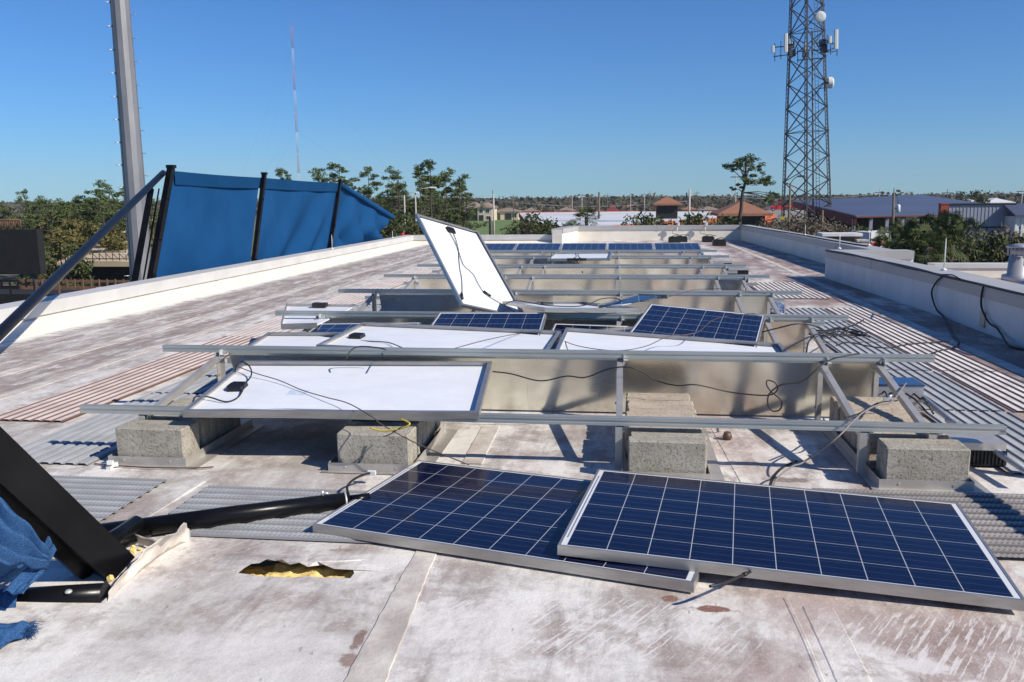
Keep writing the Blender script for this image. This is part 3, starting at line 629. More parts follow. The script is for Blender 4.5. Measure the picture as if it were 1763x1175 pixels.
# far mounted array
right = aty(1204, 415, 19.45).x
for k_ in range(5):
    P[20+k_] = put_panel(pose((right-.5-k_*1.008, 18.68, .345), (0, .9915, .13), (-1, 0, 0)), 'blue solar panel mounted on the farthest row, %s of five' % ('rightmost', 'second from the right', 'middle one', 'second from the left', 'leftmost')[k_], False, 1, 'five panels still mounted on the farthest rack row')
# pale fallen panel on the sixth row
P[15] = put_panel(pose((aty(997, 440, 13.6).x, 14.40, .515), (.01, .999, 0), (-.999, .01, -.01)), 'pale fallen panel lying across two far rails with its junction box dangling in front', True, -1)
# crumpled laminate at the right of the fourth row
def crumple():
    L = aty(1300, 485, 10.9); L.z = 0
    t = empty('crumpled_panel', L, 'shattered and buckled solar panel lying on the mats at the right of the racks', 'broken panel')
    rows = []
    for i in range(15):
        u = i/14; r_ = []
        for j in range(27):
            v = j/26; a = aty(1246+(1352-1246)*v, 487-(1-abs(2*v-1)**1.6)*(8 if v < .5 else 14)*(.3+.7*math.sin(math.pi*min(1, u*1.1))), 10.4+u*.9)
            zz = .06+.20*math.sin(math.pi*min(1, max(0, v*.95+.02)))**.8*math.sin(math.pi*(.15+.7*u))+.02*mnoise.noise(V((u*6, v*9, 2)))
            r_.append(V((a.x, 10.4+u*.9, zz))-L)
        rows.append(r_)
    b = MB(); b.grid(rows, False); o = b.build('solar_cells', MT['shatter'], t)
    md = o.modifiers.new('s', 'SOLIDIFY'); md.thickness = .006
    b = MB(); b.tube([p+V((0, 0, -.01)) for p in rows[0]], .016, 4, smooth=False); b.tube([p+V((0, 0, -.01)) for p in rows[-1]], .016, 4, smooth=False); b.tube([r[-1] for r in rows], .016, 4, smooth=False); b.build('frame', MT['alu'], t)
m, nt, bb = nmat('shattered_glass'); k = N(nt); vo = k.n('ShaderNodeTexVoronoi', feature='DISTANCE_TO_EDGE'); vo.inputs['Scale'].default_value = 16; k.link(k.mapped(), vo.inputs['Vector'])
k.link(k.mix(k.ramp(vo.outputs['Distance'], [(.02, 1.), (.07, 0.)]), (.02, .04, .12), (.35, .38, .45)), bb.inputs['Base Color']); bb.inputs['Roughness'].default_value = .25
k.bump(k.noise(k.mapped(), 14, 3, .6), .8, .03, bb); MT['shatter'] = m
crumple()
# ------------------------------------------------------------------ stickers and cables belonging to panels
def local_patch(par, x0, x1, y0, y1, z, m, name='label_sticker'):
    b = MB(); b.box(x0, x1, y0, y1, z-.0006, z); return b.build(name, m, par)
local_patch(P[3], .24, .36, -.12, -.03, -.0079, MT['clear']); local_patch(P[12], .62, .78, -.44, -.30, -.0079, MT['clear'])
local_patch(P[12], .34, .345, -.2, -.1, -.0079, MT['clear'])
def cable(pts, r=.004, m='cable', name='cable', label=None, cat='cable', k=8, group=None, par=None, conn=None):
    Q = catmull(pts, k); L = V(pts[0]); b = MB(); b.tube([p-L for p in Q], r, 6)
    if par is None:
        o = b.build(name, MT[m]); o.location = L; tag(o, label, cat, group)
    else:
        b = MB(); b.tube([par.matrix_world.inverted() @ p for p in Q], r, 6); o = b.build(name, MT[m], par)
    if conn:
        d = (Q[-1]-Q[-2]).normalized()
        c = MB(); c.tube([d*0, d*.022, d*.024, d*.05], [.008, .008, .0055, .0055], 8)
        cc = c.build('connector', MT['black'], o); cc.location = (Q[-1]-(L if par is None else V()))
    return o
def pts_y(*a): return [aty(*q) for q in a]
bpy.context.view_layer.update()
# panel 3 leads
cable(pts_y((402, 664, 4.95), (420, 661, 4.9), (412, 682, 4.72), (390, 692, 4.62), (360, 684, 4.65), (338, 683, 4.66), (332, 692, 4.6)), .0045, par=P[3])
cable(pts_y((392, 668, 4.95), (415, 665, 4.95), (432, 648, 5.05), (430, 632, 5.15), (415, 623, 5.2), (407, 632, 5.15), (405, 640, 5.1)), .0045, par=P[3])
cable(pts_y((405, 630, 5.18), (440, 643, 5.1), (480, 655, 5.0), (520, 672, 4.85), (560, 684, 4.7), (600, 695, 4.55), (640, 718, 4.28), (660, 733, 4.22), (720, 765, 4.2), (808, 801, 4.2)), .003, 'cablebrown', label='thin brown wire trailing over the front white backed panel down to the front solar panel')
cable(pts_y((637, 737, 4.2), (660, 742, 4.2), (690, 738, 4.2), (705, 731, 4.2), (700, 726, 4.22), (690, 722, 4.24)), .005, 'yellow', label='yellow wire looped under the front edge of the white backed panel')
cable(pts_y((660, 752, 4.3), (672, 748, 4.25), (684, 740, 4.2), (694, 735, 4.2)), .003, 'cable', label='short black wire lying on the second block stack')
cable(pts_y((848, 640, 5.18), (880, 644, 5.2), (930, 656, 5.2), (975, 648, 5.2), (1008, 650, 5.2), (1050, 635, 5.2), (1090, 634, 5.2), (1130, 655, 5.25), (1165, 664, 5.2), (1200, 663, 5.2), (1260, 676, 5.25), (1320, 681, 5.2), (1338, 672, 5.15), (1335, 660, 5.15), (1322, 655, 5.15), (1320, 663, 5.12), (1328, 675, 5.1), (1345, 690, 5.08), (1343, 705, 5.08), (1330, 708, 5.08), (1322, 696, 5.08), (1325, 678, 5.1), (1345, 663, 5.1), (1380, 657, 5.12), (1405, 638, 5.15), (1425, 622, 5.2), (1450, 614, 5.23), (1480, 609, 5.3)), .0045, label='long black cable in front of the sheet metal, tied in a loose knot at right')
cable(pts_y((745, 0, 6), (770, 1, 6))[:0] or pts_y((600, 586, 6.3), (640, 588, 6.2), (668, 590, 6.15), (690, 598, 5.9), (700, 604, 5.7)), .004, par=P[4])
cable(pts_y((612, 590, 6.3), (640, 598, 6.0), (655, 604, 5.7), (660, 618, 5.2)), .004, par=P[4])
cable(pts_y((596, 618, 5.2), (605, 603, 5.25), (620, 597, 5.28), (650, 599, 5.3), (664, 602, 5.3)), .0045, label='black cable end hooked over the second long rail at left')
cable(pts_y((776, 602, 5.6), (840, 585, 5.9), (900, 574, 6.8), (940, 574, 6.9), (965, 585, 6.5), (1000, 597, 5.9), (1060, 604, 5.7), (1110, 597, 5.8), (1150, 580, 6.3), (1185, 576, 6.4), (1205, 570, 6.5), (1225, 553, 6.9), (1250, 545, 7.2), (1300, 540, 7.1)), .003, 'cablebrown', label='long brown wire winding across the white panels and up over the tilted blue panel')
cable(pts_y((1099, 520, 8.2), (1130, 517, 8.3), (1150, 512, 8.5), (1200, 499, 8.9), (1260, 498, 8.9), (1290, 503, 8.9), (1320, 506, 8.9)), .003, 'cablebrown', label='thin brown wire running right from the snapped panel corner')
cable(pts_y((868, 525, 8.4), (885, 518, 8.3), (905, 520, 8.1), (940, 526, 7.9), (985, 528, 7.9), (1010, 525, 7.9), (1035, 515, 8.0), (1060, 514, 8.1), (1078, 523, 8.0)), .005, label='black cable arching over the pale edge on panel')
# upright panel leads
def onpanel(p, u, v, h=.012): return p.matrix_world @ V((u, v, -.0078-h))
pp = P[12]
cable([onpanel(pp, *q) for q in ((.68, -.05), (.55, -.04), (.35, -.05), (.1, -.09), (-.02, -.10), (-.15, -.02), (-.35, -.02), (-.50, .02), (-.62, .20), (-.74, .36, .02))], .0045, par=pp, conn=False)
cable([onpanel(pp, *q) for q in ((.66, .02), (.5, 0), (.3, -.05), (.12, -.12), (-.1, -.20), (-.3, -.26), (-.5, -.34), (-.66, -.42, .02))], .0045, par=pp)
b = MB(); b.tube([onpanel(pp, -.45, 0), onpanel(pp, -.52, .08)], .014, 8); o = b.build('connector', MT['black']); o.matrix_world = M.Identity(4); o.parent = pp; o.matrix_parent_inverse = pp.matrix_world.inverted()
b = MB(); b.tube([onpanel(pp, -.60, -.40, .02), onpanel(pp, -.70, -.43, .02)], .014, 8); o = b.build('connector', MT['black']); o.parent = pp; o.matrix_parent_inverse = pp.matrix_world.inverted()
# pale far panel: dangling box
b = MB(); q = aty(994, 447, 13.45); b.box(q.x-.16, q.x+.14, q.y-.03, q.y+.03, q.z-.018, q.z+.018); o = b.build('junction_box', MT['black']); o.parent = P[15]; o.matrix_parent_inverse = P[15].matrix_world.inverted()
for q in (((990, 437, 13.6), (992, 442, 13.5), (984, 447, 13.45)), ((995, 437, 13.6), (996, 442, 13.5), (1002, 447, 13.45)), ((992, 449, 13.45), (1000, 460, 13.42), (1003, 471, 13.4)), ((950, 436, 13.6), (948, 446, 13.5), (948, 460, 13.45))):
    cable(pts_y(*q), .007, label='black lead dangling from the pale fallen panel on the far rails', group='leads dangling from the pale fallen panel')
# front: leads and small bits
cable(pts_y((601, 854, 3.86), (598, 838, 3.92), (612, 824, 4.02), (632, 816, 4.1), (643, 814, 4.15)), .006, label='thick black cable curling up from the end of the long black tube')
b = MB(); q = aty(640, 815, 4.13); b.box(-.02, .02, -.012, .012, -.01, .012); o = b.build('cable_clip', MT['white']); o.location = q; tag(o, 'small white clip on the end of the curled black cable', 'cable clip')
cable(pts_y((1222, 1010, 2.9), (1240, 1006, 2.93), (1262, 998, 3.0), (1280, 990, 3.06)), .0055, label='short black lead with a connector over the front edge of the right front panel', conn=True)
cable(pts_y((1328, 843, 4.12), (1340, 822, 4.2), (1365, 803, 4.3), (1385, 795, 4.4), (1440, 755, 4.35), (1480, 715, 4.5), (1510, 698, 4.7), (1535, 692, 4.8), (1560, 660, 5.2)), .0045, 'cablegrey', label='long grey wire slanting up from the roof over the front rail at right')
cable([atz(*q)+V((0, 0, .004)) for q in ((1325, 843), (1333, 822), (1350, 805), (1372, 795))], .006, 'cable', label='short black cable lying on the stained roof between the right stacks')
cable(pts_y((1455, 720, 4.6), (1480, 712, 4.8), (1500, 700, 4.9), (1520, 692, 4.95), (1545, 690, 5)), .0045, 'cable', label='black cable draped over the blocks of the right stack')
cable([V((-2.9, 4.30, .008)), V((-2.6, 4.255, .012)), V((-2.3, 4.27, .012)), V((-2.2, 4.3, .012))], .004, 'cablebrown', label='brown wire lying along the foot of the left front tray')
cable(pts_y((340, 776, 4.6), (352, 781, 4.6), (362, 780, 4.6), (376, 778, 4.7)), .004, 'cablebrown', label='short brown wire beside the left front tray')
b = MB()
for q in ((0, 0, 0), (.03, .012, .01), (-.02, .015, .02), (.01, -.01, .03)): b.box(q[0]-.014, q[0]+.014, q[1]-.012, q[1]+.012, q[2], q[2]+.02, M.Rotation(q[0]*20, 4, 'Z'))
o = b.build('clamp_scrap', MT['white']); o.location = atz(189, 808); tag(o, 'small white broken clamp lying on the roof beside the left front block', 'clamp')
b = MB(); b.box(-.02, .02, -.01, .01, 0, .015); b.tube([(0, 0, .015), (.02, 0, .03)], .006, 6); o = b.build('clamp_scrap', MT['bolt']); o.location = aty(1528, 690, 4.9); tag(o, 'small metal clamp on the blocks of the right stack', 'clamp')
b = MB(); b.lathe((0, 0, 0), [(.02, 0), (.03, .02), (.02, .05)], 8); o = b.build('debris', MT['cablebrown']); o.location = atz(1252, 758); tag(o, 'small dark twig of debris on the stained roof between the right stacks', 'debris')
# tangle of wires on the right mats
random.seed(11)
for i in range(9):
    c0 = atz(1430, 582)+V((0, 0, .03)); a = random.uniform(-.3, .3); pts = []
    for k_ in range(7):
        u = k_/6-.5; pts.append(c0+V((u*random.uniform(.5, .8), random.uniform(-.22, .22), random.uniform(0, .05))))
    cable(pts, random.choice((.005, .007)), label='black wire in the tangle lying on the pale mats at right', group='tangled wires on the right mats')
for q, lb in (([(1312, 572, 7.2), (1340, 565, 7.2), (1372, 558, 7.2), (1400, 561, 7.3), (1430, 575, 7.6), (1470, 577, 7.8)], 'black cable running from the tilted blue panel to the wire tangle'),
          ([(1345, 606, 5.8), (1370, 592, 6.2), (1400, 578, 6.8), (1440, 568, 7.6), (1470, 560, 8.0), (1487, 551, 8.6)], 'thin black cable rising over the struts at right with its connector out on the mats'),
          ([(1440, 595, 7.2), (1460, 590, 7.4), (1500, 597, 7.4), (1530, 599, 7.4), (1560, 594, 7.6), (1600, 590, 7.8), (1640, 588, 7.8)], 'black cable crossing the pale mats towards the right parapet'),
          ([(1388, 608, 6.5), (1392, 590, 6.9), (1400, 580, 7.2), (1412, 576, 7.5)], 'short black cable looped beside the second strut at right')):
    cable([max(p, V((p.x, p.y, .02)), key=lambda v: v.z) for p in pts_y(*q)], .006, label=lb)
# ------------------------------------------------------------------ combiner box, conduits
t = empty('combiner_box', (1.93, 5.95, 0), 'grey electrical box with blue reflecting lid and cut black cables, behind the right strut', 'electrical box')
b = MB(); b.box(-.24, .06, -.10, .14, .09, .20); b.build('case', MT['galv'], t); b = MB(); b.box(-.245, .065, -.105, .145, .201, .210); b.build('lid', MT['steelblue'] if 'steelblue' in MT else MT['alu'], t)
b = MB(); b.box(-.23, .05, -.06, .12, .0, .089); b.build('stand', MT['strut'], t)
for i in range(5):
    pts = [V((-.2+.05*i, -.10, .15)), V((-.2+.055*i, -.16, .17-.01*i)), V((-.17+.05*i, -.21, .10+.01*i)), V((-.12+.05*i+.02*(i%2), -.25, .05))]
    Q = catmull(pts); b = MB(); b.tube(Q, .006, 6); b.build('cable', MT['cable'], t)
t = empty('black_box', (1.93, 4.42, 0), 'black plastic box with a grey metal rim, under the right end of the front rail', 'electrical box')
b = MB(); b.box(-.06, .12, 0.30, .56, .012, .105); 
for k_ in range(9): b.box(-.052+.019*k_, -.043+.019*k_, .292, .30, .02, .10)
b.build('case', MT['black'], t); b = MB(); b.box(-.15, .10, .27, .56, .106, .145); b.build('rim', MT['strut'], t)
pts = [V((1.62, 6.9, .33)), V((1.78, 5.9, .30)), V((1.98, 5.0, .27)), V((2.12, 4.1, .25))]
pts = [aty(1560, 660, 6.3), aty(1640, 727, 5.25), aty(1700, 767, 4.8), aty(1775, 818, 4.35)]
b = MB(); b.tube(pts, .0165, 10); b.tube([pts[1]+V((-.01, .05, 0)), pts[1]+V((.01, -.05, 0))], .02, 10)
for p in (pts[1], pts[2]): b.bar(p+V((0, 0, -.01)), V((p.x, p.y, .006)), .02, .02)
tag(b.build('metal_conduit', MT['galv']), 'round grey metal conduit running forward beside the right end of the rack', 'conduit')
for i, (px, py, Y) in enumerate(((1245, 437, 16.3), (1262, 447, 14.9), (1272, 449, 14.7), (1258, 465, 12.4))):
    p = aty(px, py, Y); t = empty('black_box', (p.x, Y, 0), ['small dark box at the right end of the seventh rack row', 'dark box with a metal rim at the right end of the sixth rack row', 'dark box outermost beside the sixth rack row', 'dark box at the right end of the fifth rack row'][i], 'electrical box')
    b = MB(); b.box(-.15, .15, -.1, .1, .03, .25); b.build('case', MT['black'], t); b = MB(); b.box(-.17, .17, -.12, .12, .251, .28); b.build('rim', MT['strut'], t)
# out of view at right: tube added to cast the shadow band on the dark mat
b = MB(); b.tube([V((2.40, 4.55, .60)), V((2.50, 3.55, .62)), V((2.62, 2.4, .64))], .045, 12); b.bar((2.42, 4.45, .56), (2.42, 4.45, .0), .05, .05); b.bar((2.58, 2.9, .58), (2.58, 2.9, 0), .05, .05)
tag(b.build('black_tube', MT['paint']), 'unseen black tube on short legs, added beyond the right edge to shade the dark mat', 'tube')
# ------------------------------------------------------------------ parapet fittings
for (px, py, Y, h, lb) in ((1367, 478, None, .42, 'lightning rod on the near right parapet where the cable hangs down'), (851, 492, None, 0, ''),):
    if not h: continue
def rod(p, h, lb, r=.008):
    b = MB(); b.lathe((0, 0, 0), [(.035, 0), (.035, .012), (.012, .03)], 8); b.tube([(0, 0, .02), (0, 0, h*.7), (0, 0, h)], [r, r, r*.3], 6); o = b.build('lightning_rod', MT['white']); o.location = p; tag(o, lb, 'lightning rod', 'lightning rods on the parapets')
for px, py, X, h, lb in ((1445, 429, None, .27, 'lightning rod on the corner of the near right parapet'), (1625, 466, None, .41, 'tall lightning rod on the near right parapet where a black cable drops'), (1386, 405, None, .26, 'lightning rod on the long right parapet beside the tower base'),
                     (1496, 423, None, .27, 'lightning rod on the right parapet beside the parked trailer')):
    rod(atz(px, py, .503), h, lb)
for px, py, h, lb in ((572, 429, .34, 'lightning rod on the left parapet in front of the sagging blue screen'), (676, 410, .22, 'lightning rod at the far left corner of the roof')):
    rod(atz(px, py, .303), h, lb)
# cable bundle along the near right coping
def along(pxs, z, r, lb, m='cable', jit=.02):
    random.seed(int(r*1e4)+len(pxs)); pts = [atz(a, b_, z)+V((random.uniform(-jit, jit), 0, 0)) for a, b_ in pxs]; cable(pts, r, m, label=lb, k=6)
along([(1424, 431), (1460, 437), (1500, 446), (1545, 455), (1580, 464), (1625, 476), (1680, 488), (1763, 507), (1830, 522)], .515, .014, 'thick black cable lying along the coping of the near right parapet')
along([(1424, 433), (1470, 441), (1500, 445), (1560, 461), (1625, 474), (1700, 494), (1763, 509), (1830, 524)], .517, .009, 'thinner black cable beside the thick one on the near right coping', jit=.03)
along([(1275, 388), (1330, 397), (1380, 405), (1420, 412), (1460, 419), (1492, 424)], .515, .014, 'black cable along the coping of the long right parapet')
cable([atz(1625, 474, .51)]+[atx(q[0], q[1], 3.785) for q in ((1612, 486), (1604, 505), (1612, 532), (1626, 548))]+[atz(q[0], q[1], .012) for q in ((1640, 574), (1651, 590), (1640, 600), (1615, 606), (1600, 612))], .011, label='black cable hanging down the near right parapet from the rod and curling onto the roof')
cable([atz(1694, 491, .51)]+[atx(q[0], q[1], 3.79) for q in ((1690, 508), (1690, 530), (1702, 555), (1716, 565), (1724, 576))]+[atz(q[0], q[1], .012) for q in ((1742, 598), (1800, 606))], .011, label='second black cable hanging down the near right parapet over the tan plate')
cable([atz(1612, 474, .515), atz(1624, 473, .56), atz(1640, 474, .57), atz(1652, 480, .53), atz(1662, 484, .515)], .008, label='black cable loop at the foot of the tall rod on the near right coping')
for q, z0, z1, x, lb in (((1692, 550), .13, .30, 3.824, 'tan cover plate low on the near right parapet'), ((1346, 423), .17, .30, 4.25, 'small pale vent plate on the long right parapet')):
    p = atx(*q, x); b = MB(); b.box(-.006, .0, -.06, .06, 0, z1-z0); b.box(-.012, -.006, -.05, .05, .01, .03); o = b.build('cover_plate', MT['tanplate']); o.location = (x-.002, p.y, p.z-(z1-z0)/2); tag(o, lb, 'cover plate')
# anchors with black weights at the far wall
for i, (px, py, Y, lb) in enumerate(((1161, 413, 28.6, 'first black weight from the left at the foot of the far parapet'), (1173, 413, 28.9, 'second black weight at the foot of the far parapet, beside the cables'),
                           (1219, 412, 28.8, 'third black weight at the foot of the far parapet, under a thin white mast'), (1238, 417, 26.6, 'fourth black weight, nearest the shaded right corner'))):
    p = aty(px, py, Y); b = MB(); b.box(-.19, .19, -.14, .14, 0, .16); b.box(-.16, .16, -.11, .11, .16, .19); b.tube([(-.1, 0, .19), (.05, 0, .24), (.25, .0, .2)], .012, 6); o = b.build('ballast_weight', MT['black']); o.location = (p.x, Y, .003); tag(o, lb, 'weight', 'black weights at the far wall')
for px, lb in ((1166, 'thin white instrument mast clamped to the far parapet, left one'), (1214, 'thin white instrument mast clamped to the far parapet, right one')):
    p = aty(px, 400, 29.9); t = empty('instrument_mast', (p.x, 29.9, 0), lb, 'mast'); b = MB(); b.tube([(0, 0, .05), (0, 0, .62)], .014, 6); b.build('pole', MT['white'], t)
    b = MB(); b.box(-.07, .03, -.03, .03, .60, .66); b.box(.02, .08, -.03, .03, .5, .62); b.build('sensor', MT['white'], t); b = MB(); b.tube(catmull([V((0, 0, .5)), V((-.12, -.02, .35)), V((-.16, -.05, .25)), V((.1, -.3, .2))]), .01, 6); b.build('cable', MT['cablegrey'], t)
# vents on the second roof
for i, (dx, Y, h, r_) in enumerate(((0, 15.3, .34, .16), (.28, 14.3, .26, .17))):
    p = aty(1752, 470, Y); t = empty('roof_vent', (p.x+dx, Y, 0), ['galvanised roof vent with a louvred cap on the second roof, at the right edge', 'shorter galvanised roof vent in front of the louvred one'][i], 'roof vent')
    b = MB(); b.lathe((0, 0, 0), [(r_*1.5, 0), (r_*1.45, h*.35), (r_, h*.4), (r_*.9, h*1.3)], 18); b.build('pipe', MT['galv'], t)
    b = MB(); b.lathe((0, 0, h*1.3), [(r_*.8, 0), (r_*.8, .12)], 18)
    for k_ in range(16): b.box(-.004, .004, r_*1.0, r_*1.12, h*1.3, h*1.3+.13, M.Rotation(k_*math.pi/8, 4, 'Z'))
    b.lathe((0, 0, h*1.3+.13), [(r_*1.25, 0), (r_*1.25, .03), (r_*.2, .07)], 18); b.build('cap', MT['galv'], t)
# ------------------------------------------------------------------ blown down screen frame, near left
def sq(b, a, c, s, up=V((0, 0, 1))): b.bar(a, c, s, s, up)
t = empty('fallen_post', atz(200, 990), 'thick black square steel post lying slantwise at the left, its foot punched into the roof', 'steel post'); L = t.location.copy()
a = atz(198, 985)+V((0, 0, .03)); c = aty(60, 845, 2.72); d = (c-a).normalized()
b = MB(); sq(b, a-L, a-L+d*1.6, .125, V((.3, -.7, .6))); b.build('post', MT['paint'], t)
b = MB(); sq(b, a-L+V((-.10, -.03, -.02)), a-L+V((-.10, -.03, -.02))+d*1.6, .07, V((.3, -.7, .6))); b.build('side_channel', MT['paint'], t)
b = MB(); b.tube([atz(150, 985)-L+V((0, 0, .06)), atz(240, 935)-L+V((0, 0, .09))], .035, 12); b.tube([atz(190, 960)-L+V((0, 0, .04)), atz(262, 925)-L+V((0, 0, .03))], .022, 10); b.build('bracket', MT['paint'], t)
b = MB(); p1 = atz(172, 918, .05); p2 = atz(600, 862, .045); b.tube([p1, p1*.5+p2*.5+V((0, 0, .004)), p2], .04, 20); t = b.build('black_tube', MT['paint']); tag(t, 'long glossy black tube lying across the mats from the post to the front panel', 'tube')
b = MB(); d = (p2-p1).normalized(); b.tube([p2-d*.02, p2-d*.012], .043, 16); o = b.build('end_band', MT['bolt'], t); b = MB(); b.tube([p2, p2+d*.10], .024, 12); b.build('end_spigot', MT['paint'], t)
b = MB(); q = p2-d*.12+V((0, 0, .04)); b.tube([q, q+V((0, 0, .022))], .007, 6); b.tube([q+V((0, 0, .012)), q+V((.028, 0, .012))], .005, 6); b.build('bolt', MT['bolt'], t)
b = MB(); q1 = aty(-60, 1038, 2.74); q2 = aty(182, 1024, 2.78); dd = (q2-q1).normalized(); b.tube([q1, q2], .043, 24); t = b.build('black_tube', MT['paint']); tag(t, 'short glossy black tube with a white bolt, lying at lower left under blue netting', 'tube')
b = MB(); q = q1+dd*((q2-q1).length*.78)+V((0, -.03, .03)); b.lathe(q, [(.013, 0), (.013, .006), (.007, .01)], 10); b.build('bolt', MT['bolt'], t)
# long diagonal tube from far frame corner down to the roof
A0 = aty(281, 298, 13.5); A1 = aty(0, 574, 6.3); dr = (A1-A0).normalized(); A2 = A0+dr*((A0.z-.06)/(-dr.z)); 
b = MB(); b.tube([A0, A1, A2], .047, 16); t = b.build('frame_tube', MT['paint2']); tag(t, 'long dark tube slanting from the blue screen top corner down over the left parapet', 'tube')
# peeled membrane round the post foot
def flap(name, rows, m, lb, cat, sub=2):
    rows = [catmull(r_, 4) for r_ in rows]; rows = list(zip(*[catmull(c_, 4) for c_ in zip(*rows)]))
    rows = [[p+V((mnoise.noise(p*22), mnoise.noise(p*22+V((5, 0, 0))), mnoise.noise(p*22+V((0, 9, 0)))))*.011*(1 if p.z > .008 else .25) for p in r_] for r_ in rows]
    b = MB(); b.grid(rows); o = b.build(name, m); md2 = o.modifiers.new('t', 'SOLIDIFY'); md2.thickness = .0022; return tag(o, lb, cat)
g = lambda x, y, z: atz(x, y, z)
flap('membrane_flap', [[g(186, 1036, .0), g(210, 1012, .0), g(240, 985, .0), g(275, 958, .0), g(305, 940, 0), g(328, 932, .0)], [g(188, 1020, .02), g(214, 990, .03), g(243, 965, .04), g(275, 940, .06), g(304, 922, .065), g(325, 912, .05)],
     [g(196, 1004, .035), g(222, 978, .055), g(250, 950, .08), g(276, 930, .11), g(300, 918, .13), g(318, 902, .13)]], MT['strip'], 'peeled back flap of pale roof membrane standing up beside the foot of the black post', 'membrane flap')
flap('membrane_flap', [[g(214, 914, .03), g(235, 922, .05), g(262, 928, .05), g(276, 934, .05)], [g(212, 926, .0), g(236, 936, .01), g(262, 944, .01), g(276, 950, .01)]], MT['strip'], 'thin curled lip of torn membrane behind the black post foot', 'membrane flap')
random.seed(5)
for i in range(16):
    p = random.choice([atz(240, 950), atz(258, 940), atz(228, 962), atz(204, 1002)]); b = MB(); sz = random.uniform(.4, .9); b.add([V((random.uniform(.6, 1)*x, random.uniform(.6, 1)*y, random.uniform(.5, 1)*z))*.013*sz for x in (-1, 1) for y in (-1, 1) for z in (-1, 1)], [(0, 1, 3, 2), (4, 6, 7, 5), (0, 4, 5, 1), (2, 3, 7, 6), (0, 2, 6, 4), (1, 5, 7, 3)]); o = b.build('foam_crumb', MT['insul']); o.location = p+V((random.uniform(-.03, .03), random.uniform(-.02, .02), random.uniform(.0, .03))); o.rotation_euler = (random.random()*3, random.random()*3, 0); tag(o, 'crumb of yellow foam insulation spilled at the foot of the black post', 'foam crumb', 'foam crumbs at the black post foot')
# dark seam shadowed hollow behind flap
# blue knitted netting
def net(name, pts, nu, nv, lb, amp=.02, fq=7):
    # pts: 2 rails of control points (list A, list B)
    A = catmull(pts[0], nu//(len(pts[0])-1)); B = catmull(pts[1], nu//(len(pts[1])-1)); n = min(len(A), len(B)); rows = []
    for i in range(n):
        r_ = []
        for j in range(nv+1):
            v = j/nv; p = A[i].lerp(B[i], v); q = math.sin(v*fq+mnoise.noise(V((i*.08, v*2, 0)))*3)*amp+mnoise.noise(p*9)*amp*.8
            r_.append(p+V((q*.3, -q*.4, q)))
        rows.append(r_)
    b = MB(); b.grid(rows); o = b.build(name, MT['knit']); md = o.modifiers.new('t', 'SOLIDIFY'); md.thickness = .004; return tag(o, lb, 'blue netting')
net('netting', [[aty(-60, 800, 2.6), aty(20, 872, 2.62), aty(65, 925, 2.66), aty(88, 958, 2.7)], [aty(-80, 905, 2.5), aty(-10, 955, 2.55), aty(40, 968, 2.62), aty(80, 972, 2.68)]], 48, 30, 'gathered blue knitted netting hanging at the left behind the black post', .022, 17)
net('netting', [[aty(84, 925, 2.72), aty(70, 950, 2.7), aty(40, 985, 2.66), aty(5, 1020, 2.6)], [aty(98, 948, 2.72), aty(84, 972, 2.7), aty(60, 1000, 2.66), aty(40, 1025, 2.6)]], 36, 12, 'narrow twisted strap of blue netting crossing down to the short black tube', .008, 9)
net('netting', [[aty(88, 930, 2.78), aty(60, 955, 2.76), aty(20, 985, 2.72), aty(-30, 1010, 2.66)], [aty(70, 948, 2.78), aty(40, 968, 2.76), aty(0, 1000, 2.72), aty(-40, 1030, 2.66)]], 36, 8, 'second twisted strap of blue netting at the left edge', .008, 9)
rows = []; ax = q1+dd*0; 
for i in range(15):
    u = i/14; c = aty(-60+(42+60)*u, 1046-6*u, 2.72); rr = .055+.006*math.sin(i*1.7)
    rows.append([c+V((rr*.1*math.sin(k_), rr*math.cos(k_*math.pi/8)*1.0, rr*math.sin(k_*math.pi/8)))+V((0, 0, .004*mnoise.noise(V((i*.5, k_*.7, 0))))) for k_ in range(17)])
b = MB(); b.grid(rows); tag(b.build('netting_sleeve', MT['knit']), 'blue netting wrapped tight round the end of the short black tube', 'blue netting')
net('netting', [[atz(-60, 1082, .05), atz(0, 1072, .055), atz(35, 1068, .05), atz(58, 1076, .03)], [atz(-60, 1150, .015), atz(0, 1115, .02), atz(30, 1098, .02), atz(54, 1092, .015)]], 36, 14, 'frayed tail of blue netting lying on the roof below the short black tube', .008, 6)
random.seed(9)
b = MB()
for i in range(170):
    p = atz(54+random.uniform(-10, 4), 1084+random.uniform(-12, 8), .025); e = p+V((random.uniform(-.01, .03), random.uniform(-.02, .02), random.uniform(-.02, .012))); b.tube([p, (p+e)/2+V((0, 0, .003)), e], .0008, 3)
tag(b.build('frayed_threads', MT['knit']), 'loose frayed threads along the torn edges of the blue netting', 'threads', kind='stuff')
